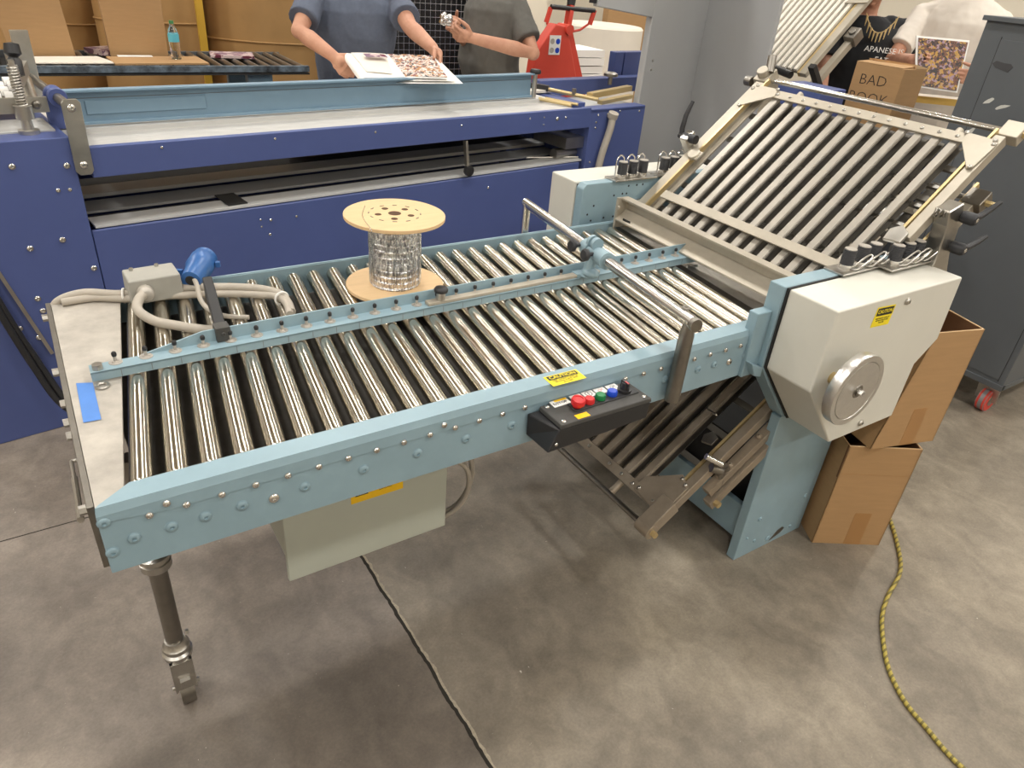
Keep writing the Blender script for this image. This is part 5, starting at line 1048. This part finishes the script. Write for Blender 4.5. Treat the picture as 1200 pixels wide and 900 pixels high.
pic = MB(); pic.add([A1.lerp(A2, .2)+V(0, -.06, .004), A1.lerp(A2, .42)+V(0, -.07, .004), A1.lerp(A2, .42)+V(0, -.14, -.008), A1.lerp(A2, .2)+V(0, -.12, -.008)], [(0, 1, 2, 3)]); obj('picture', sheet(A1.lerp(A2, .14)+V(0, -.05, -.004), A1.lerp(A2, .38)+V(0, -.06, -.004), A1.lerp(A2, .38)+V(0, -.11, -.012), A1.lerp(A2, .14)+V(0, -.10, -.014), .012, .002, 4), M_print3, ppr)
cur = MB(); cp_ = []
for i in range(9):
    t_ = i/8; cp_.append((A1.lerp(A4, 1)*0, t_))
cm_ = MB(); n_ = 8; vs_ = []
for i in range(n_+1):
    a_ = -.2+i/n_*2.6
    for p_ in (A1, A4): vs_.append(p_+V(-.018*math.sin(a_), -.004*i, -.024*(1-math.cos(a_))))
cm_.add(vs_, [(2*i, 2*i+1, 2*i+3, 2*i+2) for i in range(n_)], True); obj('curled_edge', cm_, M_white, ppr)
# 2: man in a dark grey shirt holding something crumpled
p2 = person('person', 'person in a dark grey T-shirt standing side-on with both hands raised at the machine', (2.60, 3.08, 0), (-.96, .05, 0), 1.44, (2.55, 3.06, 1.61), (2.51, 3.07, 1.79),
    back_off(1.055, [((2.45, 2.68, 1.50), (2.46, 2.49, 1.285), (2.12, 2.585, 1.345), (-.9, .22, .12), (.0, .75, .55), (-.2, .1, .9), 46), ((2.44, 3.04, 1.50), (2.36, 2.98, 1.24), (2.13, 2.80, 1.37), (-.72, -.40, .35), (.1, -.85, .1), (.1, .2, .9), 60)]), M_tee2, width=1.28, belly=.05)
cr_ = MB(); c_ = V(2.075, 2.80, 1.41)
for k in range(26): a = Vector((random.uniform(-1, 1), random.uniform(-1, 1), random.uniform(-1, 1)))*.022; cr_.ball(c_+a, .012+random.random()*.006, 6, 4)
o_ = single('crumpled_foil', cr_, M_galv, 'crumpled shiny wrapper held by the person in the dark grey shirt', 'wrapper', tuple(c_-V(0, 0, .03)))
# 3: person in a black printed shirt
p3 = person('person', 'person in a black T-shirt with white lettering and a bone bead necklace', (4.80, 2.0, 0), (-.80, -.60, 0), 1.5, (4.72, 2.0, 1.64), (4.69, 1.97, 1.80),
    [((4.90, 1.82, 1.53), (4.93, 1.72, 1.26), (4.70, 1.60, 1.17), (-.8, -.3, -.3), (0, 0, -1), (-.3, .8, 0), 30), ((4.56, 2.12, 1.53), (4.48, 2.05, 1.26), (4.30, 1.88, 1.16), (-.7, -.5, -.3), (0, 0, -1), (.7, -.6, 0), 30)], M_tee3, width=1.22, faceface=(-.85, -.5, -.15))
nk = MB(); nv = V(4.66, 1.90, 1.56); fr = V(-.8, -.6, 0)
for k in range(9):
    a_ = (k-4)/4; q_ = V(4.62, 1.83, 1.50)+V(.6, -.8, 0)*a_*.085+V(0, 0, .085*a_*a_)-fr*(-.02)+fr*(.03*(1-a_*a_)); nk.tube([q_+V(0, 0, .012), q_+V(0, 0, -.045)], [.007, .002], 8)
nk.tube([V(4.62, 1.83, 1.51)+V(.6, -.8, 0)*((k-6)/6)*.095+V(0, 0, .10*((k-6)/6)**2)+fr*(.01+.03*(1-((k-6)/6)**2)) for k in range(13)], .003, 6)
obj('bead_necklace', nk, M_bone, p3)
M3 = mframe(V(4.60, 1.74, 1.42)+fr*.045, V(.6, -.8, 0), (0, 0, 1))
for i, (t_, z_) in enumerate((('APANESE IS', 0), ('EAT', -.055), ('DO IT', -.11))): text('shirt_lettering', t_, .045, M3 @ Matrix.Translation((0, z_, 0)), M_white, p3, .0005)
# 4: person in a white shirt holding a magazine
p4 = person('person', 'person in a white T-shirt holding up a colourful printed page with both hands', (5.14, 1.62, 0), (-.84, -.54, 0), 1.5, (5.11, 1.58, 1.79), (5.08, 1.56, 1.98),
    [((5.24, 1.42, 1.62), (5.04, 1.16, 1.34), (4.70, 1.16, 1.345), (-.62, .50, .04), (.45, .6, .0), (0, .0, 1), 30), ((4.97, 1.78, 1.62), (4.72, 1.74, 1.36), (4.53, 1.50, 1.40), (.05, -.9, .02), (-.5, -.2, .1), (0, .0, 1), 40)], M_tee4, width=1.28)
mg = thing('magazine', 'colourful printed magazine page held up by the person in the white T-shirt', 'magazine', (4.53, 1.34, 1.27))
def quad3(a, b, c, d, th, nrm): n_ = Vector(nrm).normalized()*th; return MB().hexa([a, b, c, d], [a+n_, b+n_, c+n_, d+n_])
P0, P1, P2, P3 = V(4.455, 1.475, 1.53), V(4.70, 1.29, 1.53), V(4.60, 1.20, 1.262), V(4.40, 1.35, 1.275)
obj('pages', quad3(P0, P3, P2, P1, .010, (.6, .8, 0)), M_white, mg)
cc = (P0+P1+P2+P3)/4; sh = lambda p, k: cc+(p-cc)*k+V(-.003, -.004, 0)
obj('cover_print', quad3(sh(P0, .93), sh(P3, .93), sh(P2, .93), sh(P1, .93), .001, (.6, .8, 0)), M_print2, mg)
